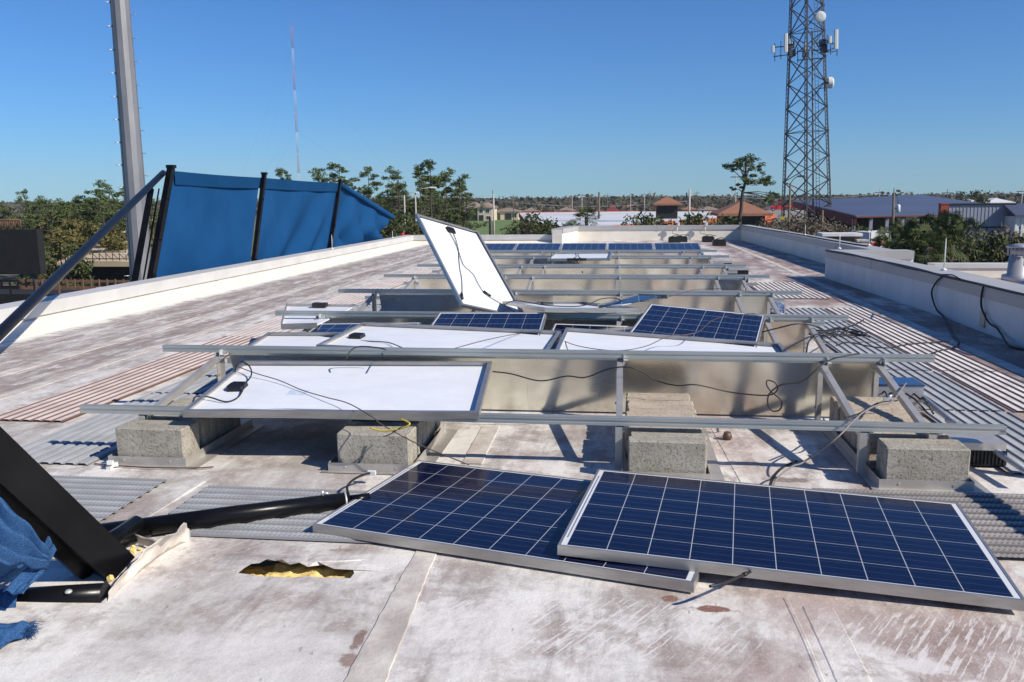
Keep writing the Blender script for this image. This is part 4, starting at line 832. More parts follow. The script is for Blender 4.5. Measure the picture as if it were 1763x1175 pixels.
# ------------------------------------------------------------------ blue wind screen still standing beyond the left parapet
t = empty('wind_screen', (-7.4, 13, GZ), 'tall blue fabric screen on black posts beyond the left parapet, its far bay collapsed', 'wind screen'); L = t.location.copy()
tops = [aty(297, 297, 13.62), aty(448, 308, 17.28), aty(582, 317, 22.15), aty(671, 372, 27.3)]
def bay(a, c, da, dc, fold, name='screen_fabric'):
    rows = []; nv = 44; nu = 56
    for j in range(nv+1):
        v = j/nv; r_ = []
        for i in range(nu+1):
            u = i/nu; top = a.lerp(c, u); top = top+V((0, 0, -.012*math.sin(math.pi*u))); bt = da.lerp(dc, u); p = top.lerp(bt, v)
            q = fold(u, v); r_.append(p+V((q, 0, 0))-L)
        rows.append(r_)
    b = MB(); b.grid(rows); return b.build(name, MT['blue'], t)
ext = lambda top, base: base+(base-top)*.75
bots = [ext(tops[0], aty(258, 480, 12.62)), ext(tops[1], aty(431, 450, 16.48)), ext(tops[2], aty(563, 423, 21.17)), aty(628, 440, 24.2)]
bots[3] = bots[3]+V((0, 0, -.7))
bay(tops[0], tops[1]+V((0, -.05, 0)), bots[0], bots[1], lambda u, v: -.10*math.sin(math.pi*u)*v+.03*mnoise.noise(V((u*2, v*2, 0)))+.03*math.sin((u*5+v*4))*v*v*u)
bay(tops[1]+V((0, .05, 0)), tops[2], bots[1], bots[2], lambda u, v: -.12*math.sin(math.pi*u)*v+min(1, (1-u)*5)*.24*math.sin((u*10-(1-v)*5)*1.7)*(v**1.2)*(.25+u)+.03*mnoise.noise(V((u*3, v*2, 4))))
bay(tops[2], tops[3], bots[2], bots[3], lambda u, v: min(1, u*5)*.30*math.sin(9*math.hypot(u-1.05, (v-.05)*1.1)*2.1)*min(1, v*2.5)*(.5+.5*v)+min(1, u*5)*.22*math.sin(u*30+v*2)*v*(1-u)+.05*mnoise.noise(V((u*4, v*3, 8))))
b = MB(); b.tube([p-L for p in (tops[2]+V((.05, 0, 0)), tops[3]+V((.05, 0, -.02)), tops[3]+V((.05, .25, -.12)))], [.06, .09, .05], 10); b.build('rolled_hem', MT['blue'], t)
b = MB()
for i in range(2):
    rows = []
    for v in (-.02, .09, .20): rows.append([tops[i].lerp(tops[i+1], u/20)-L+V((.035, 0, -.012*math.sin(math.pi*u/20)-v)) for u in range(21)])
    b.grid(rows)
b.build('hem_band', MT['bluehem'], t)
for i, (hd, s) in enumerate((((286, 292, 13.54), .10), ((448, 303, 17.28), .085), ((580, 314, 22.15), .075))):
    a = aty(*hd)+V((.09, 0, 0)); c = ext(aty(*hd), (aty(251, 483, 12.66), aty(430, 452, 16.48), aty(564, 425, 21.17))[i])+V((.09, 0, 0))
    c = a+(c-a)*((a.z-GZ)/(a.z-c.z)); b = MB(); b.bar(a-L+V((0, 0, .03)), c-L, s, s*.9, V((1, 0, 0))); b.box(a.x-L.x-s*.6, a.x-L.x+s*.6, a.y-L.y-s*.6, a.y-L.y+s*.6, a.z-L.z+.02, a.z-L.z+.07)
    for k_ in range(6): q = a.lerp(c, .06+.08*k_)-L; b.tube([q+V((s*.5, -.02, 0)), q+V((s*.5+.02, -.02, 0))], .012, 6)
    b.build('post', MT['paint'], t)
a = aty(270, 325, 13.6)+V((-.1, 0, 0)); c = aty(243, 480, 12.4)+V((-.1, 0, 0)); c = a+(c-a)*2.2; b = MB(); b.bar(a-L, c-L, .07, .07, V((1, 0, 0))); b.bar(a-L+V((0, .25, 0)), c-L+V((0, .25, 0)), .02, .02); b.build('spare_post', MT['paint'], t)
# ================================================================== BACKGROUND
MT['grass'] = simple('grass', (.085, .15, .03), (.14, .19, .05), .9, 0, .08)
MT['earth'] = simple('rough_ground', (.085, .085, .045), (.16, .14, .09), .95, 0, .05)
MT['asphalt'] = simple('asphalt', (.10, .10, .10), (.14, .135, .13), .9, 0, .4)
MT['tanroof'] = simple('tan_roof', (.50, .40, .26), (.42, .33, .22), .8, 0, .6)
MT['terra'] = simple('terracotta_tiles', (.30, .135, .08), (.22, .105, .065), .85, 0, 3, .5, 6, stretch=(1, 3, 1))
MT['brownroof'] = simple('brown_shingles', (.20, .15, .12), (.26, .20, .165), .9, 0, 1.5)
MT['redroof'] = simple('dark_red_roof', (.16, .03, .03), None, .8)
MT['orange'] = simple('orange_stucco', (.52, .13, .05), (.44, .10, .04), .8, 0, 1)
MT['housewall'] = simple('beige_stucco', (.62, .54, .38), (.56, .48, .34), .85, 0, 1)
MT['whiteroof'] = simple('white_flat_roofing', (.62, .64, .66), (.50, .52, .55), .7, 0, .15, stretch=(.3, 1, 1))
MT['blueroof'] = simple('blue_grey_metal_roof', (.075, .09, .145), (.09, .105, .165), .5, .2, .1, stretch=(.2, 1, 1))
MT['greywall'] = simple('grey_metal_wall', (.27, .29, .35), (.31, .33, .39), .6, .1, .6)
MT['redcol'] = simple('dark_red_paint', (.32, .05, .03), None, .7)
MT['red'] = simple('red_paint', (.55, .015, .012), None, .35)
MT['glass'] = simple('window_glass', (.03, .035, .04), None, .1)
MT['brownwall'] = simple('brown_block_wall', (.22, .135, .09), (.17, .10, .07), .9, 0, 2)
MT['maroon'] = simple('maroon_fascia', (.10, .02, .015), None, .8)
MT['wood'] = simple('weathered_wood_pole', (.17, .13, .095), (.11, .09, .07), .9, 0, 3)
MT['concpole'] = simple('concrete_pole', (.42, .40, .37), (.36, .34, .31), .85, 0, 2)
MT['tower'] = simple('dark_galvanised_steel', (.075, .08, .09), (.05, .055, .06), .55, .3, .8)
MT['antenna'] = simple('antenna_radome', (.62, .64, .62), None, .5)
MT['mastred'] = simple('mast_red', (.42, .14, .12), None, .7); MT['mastwhite'] = simple('mast_white', (.50, .50, .52), None, .7)
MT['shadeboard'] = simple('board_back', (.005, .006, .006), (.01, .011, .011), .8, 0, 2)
MT['rust'] = simple('rusty_steel', (.17, .085, .055), (.11, .06, .04), .85, 0, 3)
MT['trailerblue'] = simple('blue_stripe', (.03, .06, .16), None, .5)
MT['signgrey'] = simple('faded_lettering', (.35, .35, .37), None, .6)
b = MB(); b.box(-2500, 2500, -60, 3000, GZ-2, GZ); tag(b.build('ground', MT['earth']), kind='structure')
def ground_patch(name, pts, m, z): 
    b = MB(); Q = [atz(a, c, GZ) for a, c in pts]; b.add([(q.x, q.y, GZ+z) for q in Q], [tuple(range(len(Q)))]); o = b.build(name, MT[m]); tag(o, kind='structure')
ground_patch('field', [(790, 412), (905, 412), (900, 377.5), (806, 377.5)], 'grass', .03)
ground_patch('lawn', [(1570, 470), (1763, 470), (1763, 428), (1570, 428)], 'grass', .03)
ground_patch('parking_lot', [(1000, 420), (1560, 480), (1600, 392), (1000, 380)], 'asphalt', .02)
# hip roofed houses
def hip(b, x0, x1, y0, y1, z0, h, o=.5, mi=0):
    x0 -= o; x1 += o; y0 -= o; y1 += o; r = min(x1-x0, y1-y0)/2*.98
    if x1-x0 >= y1-y0: a, c = V((x0+r, (y0+y1)/2, z0+h)), V((x1-r, (y0+y1)/2, z0+h))
    else: a, c = V(((x0+x1)/2, y0+r, z0+h)), V(((x0+x1)/2, y1-r, z0+h))
    P_ = [V((x0, y0, z0)), V((x1, y0, z0)), V((x1, y1, z0)), V((x0, y1, z0)), a, c]
    F = [(0, 1, 5, 4), (2, 3, 4, 5), (1, 2, 5), (3, 0, 4)] if x1-x0 >= y1-y0 else [(0, 1, 4), (1, 2, 5, 4), (2, 3, 5), (3, 0, 4, 5)]
    b.add(P_, F+[(3, 2, 1, 0)]); b.box(x0, x1, y0, y1, z0-.22, z0-.01)
def building(name, px0, px1, Y, depth, zt, rh, wall, roof, label, cat='house', wins=(), over=.5, zb=GZ, doors=()):
    x0, x1 = aty(px0, 350, Y).x, aty(px1, 350, Y).x; t = empty(name, ((x0+x1)/2, Y, zb), label, cat); L = t.location.copy(); X0, X1 = x0-L.x, x1-L.x
    b = MB(); b.box(X0, X1, 0, depth, 0, zt-zb-.01); b.build('wall', MT[wall], t)
    b = MB(); hip(b, X0, X1, 0, depth, zt-zb+.22, rh, over); b.build('roof', MT[roof], t)
    for (u, v, w_, h_) in wins:
        b = MB(); xx = X0+(X1-X0)*u; b.box(xx-w_/2-.1, xx+w_/2+.1, -.08, -.005, v-h_/2-.1, v+h_/2+.1); f = b.build('window', MT['white'], t)
        b = MB(); b.box(xx-w_/2, xx-.03, -.10, -.082, v-h_/2, v+h_/2); b.box(xx+.03, xx+w_/2, -.10, -.082, v-h_/2, v+h_/2); b.build('pane', MT['glass'], f)
    for (u, w_, h_) in doors:
        b = MB(); xx = X0+(X1-X0)*u; b.box(xx-w_/2, xx+w_/2, -.09, -.004, .02, h_); b.build('door', MT['glass'], t)
    return t
building('house', 822, 847, 300, 12, -1.6, 1.7, 'housewall', 'brownroof', 'two storey cream house with brown hip roof behind the green field', 'house', ((.25, 3.4, 1.2, 1.1), (.7, 3.4, 1.2, 1.1), (.75, 1.1, 1.4, 1.1)), doors=((.25, 1.6, 2.0),))
building('house', 800, 824, 306, 14, -1.7, 1.8, 'brownwall', 'brownroof', 'brown side wing with a dark roof left of the two storey cream house', 'house', ((.5, 3, 1.2, 1.2),))
building('house', 849, 892, 312, 12, -3.2, 1.3, 'housewall', 'brownroof', 'single storey house with long brown roof right of the two storey cream house', 'house', ((.85, 1.6, 1.6, 1.4),), doors=((.15, 2.4, 2.3), (.6, 2.4, 2.3)))
for i, (a, c, Y, zt, rh, m_, lb) in enumerate(((900, 925, 330, -3.4, 1.3, 'brownroof', 'low brown roofed house left of the palm, beyond the white warehouse'), (925, 955, 350, -3.0, 1.9, 'brownroof', 'larger brown roofed house with a peaked roof, beyond the white warehouse'),
        (958, 988, 330, -3.3, 1.3, 'brownroof', 'brown roofed house just above the palm crown'), (992, 1030, 335, -3.3, 1.3, 'brownroof', 'brown roofed house right of the palm, left of the dark utility pole'), (1046, 1062, 260, -2.6, 2.0, 'redroof', 'small dark red roofed house right of the dark utility pole'),
        (1068, 1090, 340, -2.6, 1.2, 'terra', 'cream house with reddish roof between the dark red house and the roofed kiosk'), (1176, 1200, 330, -3.2, 1.2, 'terra', 'house with reddish roof right of the roofed kiosk'), (1205, 1240, 300, -3.0, 1.2, 'brownroof', 'brown roofed house left of the lone pine'),
        (1655, 1700, 260, -1.4, 1.4, 'whiteroof', 'pale domed roof building beyond the blue grey shed at far right'), (1700, 1745, 290, -1.2, 1.4, 'whiteroof', 'second pale roofed building at far right on the horizon'), (1325, 1345, 300, -3.0, 1.2, 'brownroof', 'small brown roofed building just left of the red truck'))):
    building('house', a, c, Y, 12, zt, rh, 'housewall', m_, lb, 'house', ((.3, 1.7, 1.4, 1.3), (.7, 1.7, 1.4, 1.3)))
# roofed kiosk and hip roofed pavilion
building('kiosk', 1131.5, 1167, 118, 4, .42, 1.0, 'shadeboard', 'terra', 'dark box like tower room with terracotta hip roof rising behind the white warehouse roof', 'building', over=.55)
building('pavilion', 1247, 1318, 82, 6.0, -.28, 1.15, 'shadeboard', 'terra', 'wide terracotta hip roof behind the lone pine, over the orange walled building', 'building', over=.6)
# white flat roofed warehouse with orange fascia
z_ = -1.35; R_ = [atz(*q, z_) for q in ((893, 367), (904, 381), (976, 394), (1010, 393.5), (1245, 376), (1335, 369), (1300, 364.5), (1100, 364.5))]
t = empty('warehouse', (R_[2].x, R_[2].y, GZ), 'low warehouse with a broad white flat roof and orange edge, behind the palm', 'building'); L = t.location.copy()
b = MB(); n = len(R_); b.add([p-L for p in R_], [tuple(range(n))[::-1]]); b.build('roof', MT['whiteroof'], t)
b = MB()
for i in range(n):
    p, q = R_[i], R_[(i+1) % n]; b.add([p-L+V((0, 0, .12)), q-L+V((0, 0, .12)), V((q.x, q.y, z_-.75))-L, V((p.x, p.y, z_-.75))-L], [(0, 1, 2, 3)])
b.build('fascia', MT['orange'], t); b = MB(); c = sum(R_, V())/n
for i in range(n):
    p, q = R_[i].lerp(c, .01), R_[(i+1) % n].lerp(c, .01); b.add([V((p.x, p.y, z_-.05))-L, V((q.x, q.y, z_-.05))-L, V((q.x, q.y, GZ))-L, V((p.x, p.y, GZ))-L], [(0, 1, 2, 3)])
b.build('wall', MT['orange'], t)
x0, x1 = aty(1170, 380, 74).x, aty(1332, 380, 74).x
t = empty('orange_building', (x0, 74, GZ), 'orange walled building with a thin white flat roof, at the foot of the lone pine', 'building'); b = MB(); b.box(0, x1-x0, 0, 7, 0, 4.35); b.build('wall', MT['orange'], t); b = MB(); b.box(-.3, x1-x0+.3, -.3, 7.3, 4.36, 4.56); b.build('roof', MT['whiteroof'], t)
# blue grey shed
t = empty('open_shed', (40, 85, GZ), 'long open sided shed with blue grey metal roof and dark interior, behind the tower', 'building'); L = t.location.copy()
rp = [aty(1366, 346, 130), aty(1473, 371, 78), aty(1632, 368, 88), aty(1712, 353, 122), aty(1586, 335.5, 160)]
b = MB(); b.hexa([p-L-V((0, 0, .12)) for p in rp], [p-L for p in rp]); b.build('roof', MT['blueroof'], t)
b = MB()
for i, j, h in ((0, 1, .9), (1, 2, .22)):
    p, q = rp[i]-L, rp[j]-L; nn = V(((q-p).y, -(q-p).x, 0)).normalized()*.12
    b.hexa([p-nn-V((0, 0, h)), q-nn-V((0, 0, h)), q+nn-V((0, 0, h)), p+nn-V((0, 0, h))], [p-nn-V((0, 0, .13)), q-nn-V((0, 0, .13)), q+nn-V((0, 0, .13)), p+nn-V((0, 0, .13))])
b.build('fascia', MT['maroon'], t)
for i in range(7):
    p = (rp[1].lerp(rp[2], i/6) if i < 6 else rp[0].lerp(rp[1], .5))-L; b = MB(); b.bar(p+V((0, .4, -.3)), V((p.x, p.y+.4, 0)), .28, .28, V((0, 1, 0))); b.build('post', MT['greywall'], t)
b = MB(); q0, q1 = rp[0].lerp(rp[1], .35)-L, rp[3].lerp(rp[2], .25)-L
q2 = rp[4].lerp(rp[2], .35)-L
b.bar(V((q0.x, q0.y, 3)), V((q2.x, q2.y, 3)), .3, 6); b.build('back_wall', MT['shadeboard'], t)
for (a, c, d, e, Y) in ((1560, 371, 1580, 388, 98), (1546, 375, 1554, 393, 97), (1596, 376, 1601, 384, 98), (1528, 370, 1540, 385, 99)):
    p, q = aty(a, c, Y), aty(d, e, Y); b = MB(); b.box(p.x-L.x, q.x-L.x, Y-L.y, Y-L.y+.2, q.z-L.z, p.z-L.z); b.build('white_panel', MT['white'] if a != 1528 else MT['greywall'], t)
for i in range(5):
    p = aty(1485+i*22, 392, 92+i); b = MB(); b.box(p.x-L.x-1, p.x-L.x+1, p.y-L.y, p.y-L.y+2, 0, 1.6+.4*(i % 3)); b.build('stacked_goods', MT['shadeboard'] if i % 2 else MT['brownwall'], t)
b = MB(); p = aty(1627, 350, 86); pz = aty(1627, 347.5, 86); b.box(-.3, .3, 0, .6, 0, pz.z-GZ-.2); b.box(-.34, .34, -.04, .64, pz.z-GZ-.2, pz.z-GZ-.1); o = b.build('red_pillar', MT['redcol']); o.location = (aty(1627, 350, 79.5).x, 79.5, GZ); tag(o, 'dark red square pillar between the blue grey shed and the grey warehouse', 'pillar')
# grey metal warehouse
x0, x1 = aty(1631, 400, 80).x, aty(1744, 400, 80).x; zt = aty(1690, 353, 80).z
t = empty('grey_warehouse', (x0, 80, GZ), 'grey metal warehouse with flat top and dark canopy, behind the palms at right', 'building'); H = zt-GZ
b = MB(); b.box(0, x1-x0, 0, 1.6, 0, H); 
n = int((x1-x0)/.3)
for i in range(n): b.box(i*.3, i*.3+.06, -.03, 0, H*.72, H-.02)
b.build('wall', MT['greywall'], t); b = MB(); b.box(-.05, x1-x0+.05, -.12, 1.65, H, H+.12); b.box(-.02, x1-x0, -.12, -.035, H*.70, H*.715); b.build('trim', MT['shadeboard'], t)
p, q = aty(1678, 388, 80).x-x0, aty(1728, 388, 80).x-x0; b = MB(); b.box(p, q, -1.3, -.04, H*.505, H*.525); b.build('canopy', MT['shadeboard'], t)
p, q = aty(1699, 388, 80).x-x0, aty(1718, 388, 80).x-x0; b = MB(); b.box(p, q, -.06, -.01, .1, H*.47); b.build('door', MT['trailerblue'], t)
x0 = aty(1746, 400, 78).x; t = empty('ribbed_building', (x0, 78, GZ), 'pale ribbed metal building with a blue roof at the right edge', 'building'); H = aty(1750, 373, 78).z-GZ
b = MB(); b.box(0, 14, 0, 2, 0, H)
for i in range(28): b.box(i*.5, i*.5+.16, -.06, 0, 0, H-.02)
b.build('wall', MT['wallblue'], t); b = MB(); b.hexa([V((-.2, -.4, H)), V((14, -.4, H)), V((14, 2.2, H+.9)), V((-.2, 2.2, H+.9))], [V((-.2, -.4, H+.15)), V((14, -.4, H+.15)), V((14, 2.2, H+1.05)), V((-.2, 2.2, H+1.05))]); b.build('roof', MT['blueroof'], t)
# brown wall, pillar, trailer, truck
x0, x1 = aty(1419, 410, 58).x, aty(1480, 410, 58).x; z1 = aty(1450, 402, 58).z; b = MB(); b.box(0, x1-x0, 0, 1.4, 0, z1-GZ-.2); t = empty('brown_wall', (x0, 58, GZ), 'low brown walled enclosure with a white top, under the lattice tower', 'wall'); b.build('wall', MT['brownwall'], t); b = MB(); b.box(-.15, x1-x0+.15, -.15, 1.55, z1-GZ-.19, z1-GZ); b.build('cap', MT['white'], t)
x0 = aty(1485, 410, 57.5).x; b = MB(); b.box(-.3, .3, 0, .6, 0, z1-GZ-.5); b.box(-.36, .36, -.05, .65, z1-GZ-.5, z1-GZ-.38); o = b.build('stone_pillar', MT['strip']); o.location = (x0, 57.4, GZ); tag(o, 'pale stone pillar at the right end of the low brown wall', 'pillar')
x0, x1 = aty(1494, 410, 62).x, aty(1562, 410, 62).x; z0, z1 = aty(1500, 419, 62).z, aty(1500, 400, 62).z
t = empty('trailer', (x0, 62, GZ), 'white trailer with faded lettering and a red stripe, parked right of the brown wall', 'trailer'); b = MB(); b.box(0, x1-x0, 0, 2.4, z0-GZ-.9, z1-GZ); b.build('body', MT['white'], t)
b = MB(); b.box(.25, x1-x0, -.02, -.003, z0-GZ-.12, z0-GZ+.04); b.build('red_stripe', MT['red'], t); b = MB(); b.box(0, .22, -.02, -.003, z0-GZ-.3, z1-GZ-.02); b.build('blue_edge', MT['trailerblue'], t)
b = MB(); random.seed(2); xx = .5
while xx < x1-x0-.5:
    w_ = random.uniform(.06, .16); b.box(xx, xx+w_, -.018, -.003, z1-GZ-.50, z1-GZ-.50+random.choice((.12, .18))); xx += w_+random.uniform(.04, .14)
b.build('faded_lettering', MT['signgrey'], t)
for wx in (1.0, x1-x0-1.6, x1-x0-.8):
    b = MB(); b.tube([(wx, -.05, .45), (wx, .25, .45)], .45, 16); b.build('wheel', MT['black'], t)
t.rotation_euler = (0, 0, R(14))
def truck(px, Y, lb):
    p = aty(px, 355, Y); zt = aty(px, 348, Y).z; base = zt-2.6; t = empty('red_truck', (p.x, Y, base), lb, 'truck'); s = 1.0
    b = MB(); b.hexa([V((-.9, 0, .5)), V((.9, 0, .5)), V((.9, 2.2, .5)), V((-.9, 2.2, .5))], [V((-.6, .1, 2.6)), V((.8, .1, 2.6)), V((.8, 2.1, 2.6)), V((-.6, 2.1, 2.6))]); b.hexa([V((-2.6, .2, .5)), V((-.9, .2, .5)), V((-.9, 2.0, .5)), V((-2.6, 2.0, .5))], [V((-2.5, .3, 1.45)), V((-.8, .3, 1.6)), V((-.8, 1.9, 1.6)), V((-2.5, 1.9, 1.45))]); b.box(.95, 4.2, 0, 2.2, .6, 1.5); b.build('body', MT['red'], t)
    b = MB(); b.box(-.45, .6, -.02, .06, 1.7, 2.35); b.build('window', MT['glass'], t)
    b = MB(); b.box(-2.66, -2.6, .5, 1.7, .6, 1.3); b.build('grille', MT['bolt'], t)
    for wx in (-1.9, 2.4, 3.4):
        b = MB(); b.tube([(wx, -.1, .45), (wx, .3, .45)], .48, 16); w_ = b.build('wheel', MT['black'], t); b = MB(); b.tube([(wx, -.12, .45), (wx, -.09, .45)], .2, 10); b.build('rim', MT['bolt'], w_)
    return t
truck(1343, 260, 'red truck standing on a raised lot left of the lattice tower')
b = MB(); p = aty(1345, 362, 260); b.box(-14, 24, -1, 12, 0, aty(1345, 348, 260).z-2.62-GZ); o = b.build('raised_lot', MT['concpole']); o.location = (p.x, 260, GZ); tag(o, kind='structure')
b = MB(); p = aty(1348, 377, 70); b.box(-.6, .6, 0, 1, .3, 1.0); b.tube([(-.3, .5, 0), (-.3, .5, .35)], .1, 6); b.tube([(.4, .5, 0), (.4, .5, .35)], .1, 6); o = b.build('yellow_machine', MT['yellow']); o.location = (p.x, 70, p.z-.2); o.scale = (.35, .35, .35); tag(o, 'small yellow machine on the orange building roof side, left of the tower foot', 'machine')
# ------------------------------------------------------------------ tall steel light pole
def light_pole():
    Y = 30; p = aty(244, 480, Y); t = empty('stadium_light_pole', (p.x, Y, GZ), 'huge tapered steel pole with climbing pegs rising out of the picture at the left', 'light pole')
    zt = 16; r0_, r1_ = .43, .27
    b = MB(); n = 12; b.tube([(0, 0, 0), (0, 0, zt-GZ)], [r0_, r1_], n, smooth=False); b.build('shaft', MT['polesteel'], t)
    b = MB(); b.tube([(r0_*-.45, -r0_*.86, .5), (-r1_*.45, -r1_*.9, zt-GZ-.2)], .012, 5); b.build('cable', MT['cable'], t)
    k_ = 0; z = aty(0, 0, Y).z
    for i in range(22):
        zz = 1.2+i*.80
        if zz > 21: break
        r_ = r0_+(r1_-r0_)*zz/(zt-GZ)
        a = math.radians(8); b = MB(); b.tube([V((r_*math.cos(a)*.97, r_*math.sin(a), zz)), V((r_*math.cos(a)+.19, r_*math.sin(a), zz)), V((r_*math.cos(a)+.19, r_*math.sin(a), zz+.02))], .012, 5); b.build('step_peg', MT['bolt'], t)
        a = math.radians(222); zz += .38; b = MB(); b.tube([V((r_*math.cos(a)*.97, r_*math.sin(a)*.97, zz)), V(((r_+.2)*math.cos(a), (r_+.2)*math.sin(a), zz))], .014, 5); b.tube([V(((r_-.01)*math.cos(a), (r_-.01)*math.sin(a), zz)), V(((r_+.03)*math.cos(a), (r_+.03)*math.sin(a), zz))], .035, 6); b.build('step_peg', MT['bolt'], t)
light_pole()
# ------------------------------------------------------------------ lattice telecom tower
def tower():
    Y = 100; c = aty(1390, 341, Y); t = empty('lattice_tower', (c.x, Y, GZ), 'tall three legged steel lattice tower carrying antennas and two dishes', 'telecom tower')
    W_ = lambda z: 5.3-(z-GZ+(-2.0)*1)*(2.15/27.0)
    def leg(k_, z):
        w_ = W_(z)/math.sqrt(3); a = math.radians((270, 30, 150)[k_]-12); return V((w_*math.cos(a)*1.0, w_*math.sin(a), z-GZ))
    zt = 33; z0 = GZ
    for k_ in range(3):
        b = MB(); o = [V((.17*math.cos(a), .17*math.sin(a), 0)) for a in (0.5, 2.6, 4.7)]
        for q in o: b.tube([leg(k_, z0)+q, leg(k_, zt)+q*.8], .05, 5, smooth=False)
        z = z0; i = 0
        while z < zt:
            z2 = z+.44; a, d = leg(k_, z), leg(k_, z2)
            for j in range(3): b.tube([a+o[j], d+o[(j+1) % 3]], .018, 3, smooth=False)
            z = z2
        b.build('leg', MT['tower'], t)
    zs = []; z = 1.443+(341-394)/14.84
    while z < zt: zs.append(z); z += 2.64
    b = MB(); lz = MB()
    for i in range(len(zs)-1):
        for k_ in range(3):
            l = (k_+1) % 3; a0, a1, c0, c1 = leg(k_, zs[i]), leg(k_, zs[i+1]), leg(l, zs[i]), leg(l, zs[i+1])
            b.bar(a0, c1, .095, .095); b.bar(c0, a1, .095, .095)
            if i % 4 == 3: b.bar(a1, c1, .07, .07)
        for k_ in range(3): q = leg(k_, zs[i]); b.box(q.x-.16, q.x+.16, q.y-.16, q.y+.16, q.z-.12, q.z+.12)
    b.build('bracing', MT['tower'], t)
    b = MB(); q0, q1 = V((.85, .3, 1)), V((.62, .2, zt-GZ-14)); b.tube([q0, q1], .09, 6)
    for s_ in (-.17, .17): b.tube([V((1.5+s_, .8, .5)), V((.9+s_, .5, zt-GZ))], .03, 4)
    for i in range(90): zz = .6+i*.4; f = zz/(zt-GZ); b.tube([V((1.5-.6*f-.17, .8-.3*f, zz)), V((1.5-.6*f+.17, .8-.3*f, zz))], .02, 4)
    b.build('cable_ladder', MT['tower'], t)
    cz = c.z
    def P_(px, py, dy=0): q = aty(px, py, Y+dy); return V((q.x-c.x-.2+.043*(q.z-GZ), dy, q.z-GZ))
    b = MB()
    for a, d in (((1330, 79), (1362, 78)), ((1332, 95), (1366, 92)), ((1372, 88), (1412, 87)), ((1372, 103), (1422, 101)), ((1408, 74), (1436, 76)), ((1410, 92), (1441, 90)), ((1418, 68), (1434, 78)), ((1421, 90), (1438, 84))):
        b.tube([P_(*a, -1.2), P_(*d, -.6)], .055, 5)
    for x_, y0, y1 in ((1334, 72, 103), (1344.5, 69, 100), (1358, 66, 96), (1373.5, 80, 108), (1424, 60, 92), (1441, 54, 99), (1430, 64, 96), (1420, 96, 108), (1390, 70, 102)): b.tube([P_(x_, y0, -1), P_(x_, y1, -1)], .04, 5)
    for (x_, y_) in ((1362, 76), (1364, 90), (1387, 92), (1418, 84), (1416, 75)): q = P_(x_, y_, -.8); b.box(q.x-.3, q.x+.3, q.y-.3, q.y+.3, q.z-.35, q.z+.35)
    b.build('antenna_platform', MT['tower'], t)
    for x_, y0, y1, w_, lb in ((1353, 56, 88, 5.5, 0), (1331, 76, 88, 4.5, 0), (1439.5, 53, 86.5, 6, 0), (1429, 64, 76, 4.5, 0), (1361, 66, 74, 6, 0), (1387, 70, 96, 5.5, 0)):
        a, d = P_(x_, y0, -1.4), P_(x_, y1, -1.4); w2 = w_/14.84/2; b = MB(); pr = [(-w2, -.08), (-w2*.6, -.16), (w2*.6, -.16), (w2, -.08), (w2, .1), (-w2, .1)]
        b.hexa([V((a.x+x, a.y+y, d.z)) for x, y in pr], [V((a.x+x, a.y+y, a.z)) for x, y in pr]); b.build('panel_antenna', MT['antenna'], t)
    q = P_(1412, 30, -1.6); b = MB()
    fs = [(.56, 0), (.56, -.18), (.49, -.26), (.26, -.31)]; n = 20
    vs = [q+V((r*math.cos(2*math.pi*i/n), y, r*math.sin(2*math.pi*i/n))) for r, y in fs for i in range(n)]
    b.add(vs, [(j*n+i, j*n+(i+1) % n, (j+1)*n+(i+1) % n, (j+1)*n+i) for j in range(3) for i in range(n)]+[tuple(range(n)), tuple(range(3*n, 4*n))[::-1]], False); b.build('dish', MT['antenna'], t)
    q = P_(1430, 144, -1.0); b = MB(); b.tube([q+V((-.28, 0, 0)), q+V((.12, 0, 0)), q+V((.28, 0, 0))], [.6, .6, .42], 20, smooth=False); b.build('dish', MT['antenna'], t)
    b = MB(); b.tube([q+V((-.6, 0, .7)), q+V((-.6, 0, -.8))], .05, 5); b.tube([q+V((-1.1, .2, .5)), q+V((-.5, 0, .5))], .04, 5); b.tube([q+V((-1.1, .2, -.5)), q+V((-.5, 0, -.5))], .04, 5); b.tube([q+V((-.6, 0, 0)), q+V((-.28, 0, 0))], .12, 6); b.build('dish_mount', MT['tower'], t)
    t.rotation_euler = (0, -.043, 0); t.location.x += .2
tower()
def mast():
    Y = 500; c = aty(514, 300, Y); t = empty('radio_mast', (c.x, Y, GZ), 'very tall thin red and white radio mast on the horizon at left', 'radio mast'); H = aty(505, 46, Y).z-GZ; n = 9
    for i in range(n):
        z0, z1 = H*i/n, H*(i+1)/n; b = MB()
        for a in (.3, 2.4, 4.5): b.tube([V((.6*math.cos(a), .6*math.sin(a), z0)), V((.6*math.cos(a), .6*math.sin(a), z1))], .085, 4)
        z = z0
        while z < z1-1.4:
            for j in range(3): a, d = (.3, 2.4, 4.5)[j], (.3, 2.4, 4.5)[(j+1) % 3]; b.tube([V((.6*math.cos(a), .6*math.sin(a), z)), V((.6*math.cos(d), .6*math.sin(d), z+1.5))], .06, 3)
            z += 1.5
        b.build('red_section' if i % 2 == 0 else 'white_section', MT['mastred'] if i % 2 == 0 else MT['mastwhite'], t)
    b = MB(); b.tube([(0, 0, H), (0, 0, H+4)], .08, 4); b.build('tip', MT['mastred'], t)
    for a in (.3, 2.4, 4.5):
        for f in (.45, .9):
            b = MB(); b.tube([V((0, 0, H*f)), V((70*math.cos(a), 70*math.sin(a), 0))], .02, 3); b.build('guy_wire', MT['tower'], t)
mast()
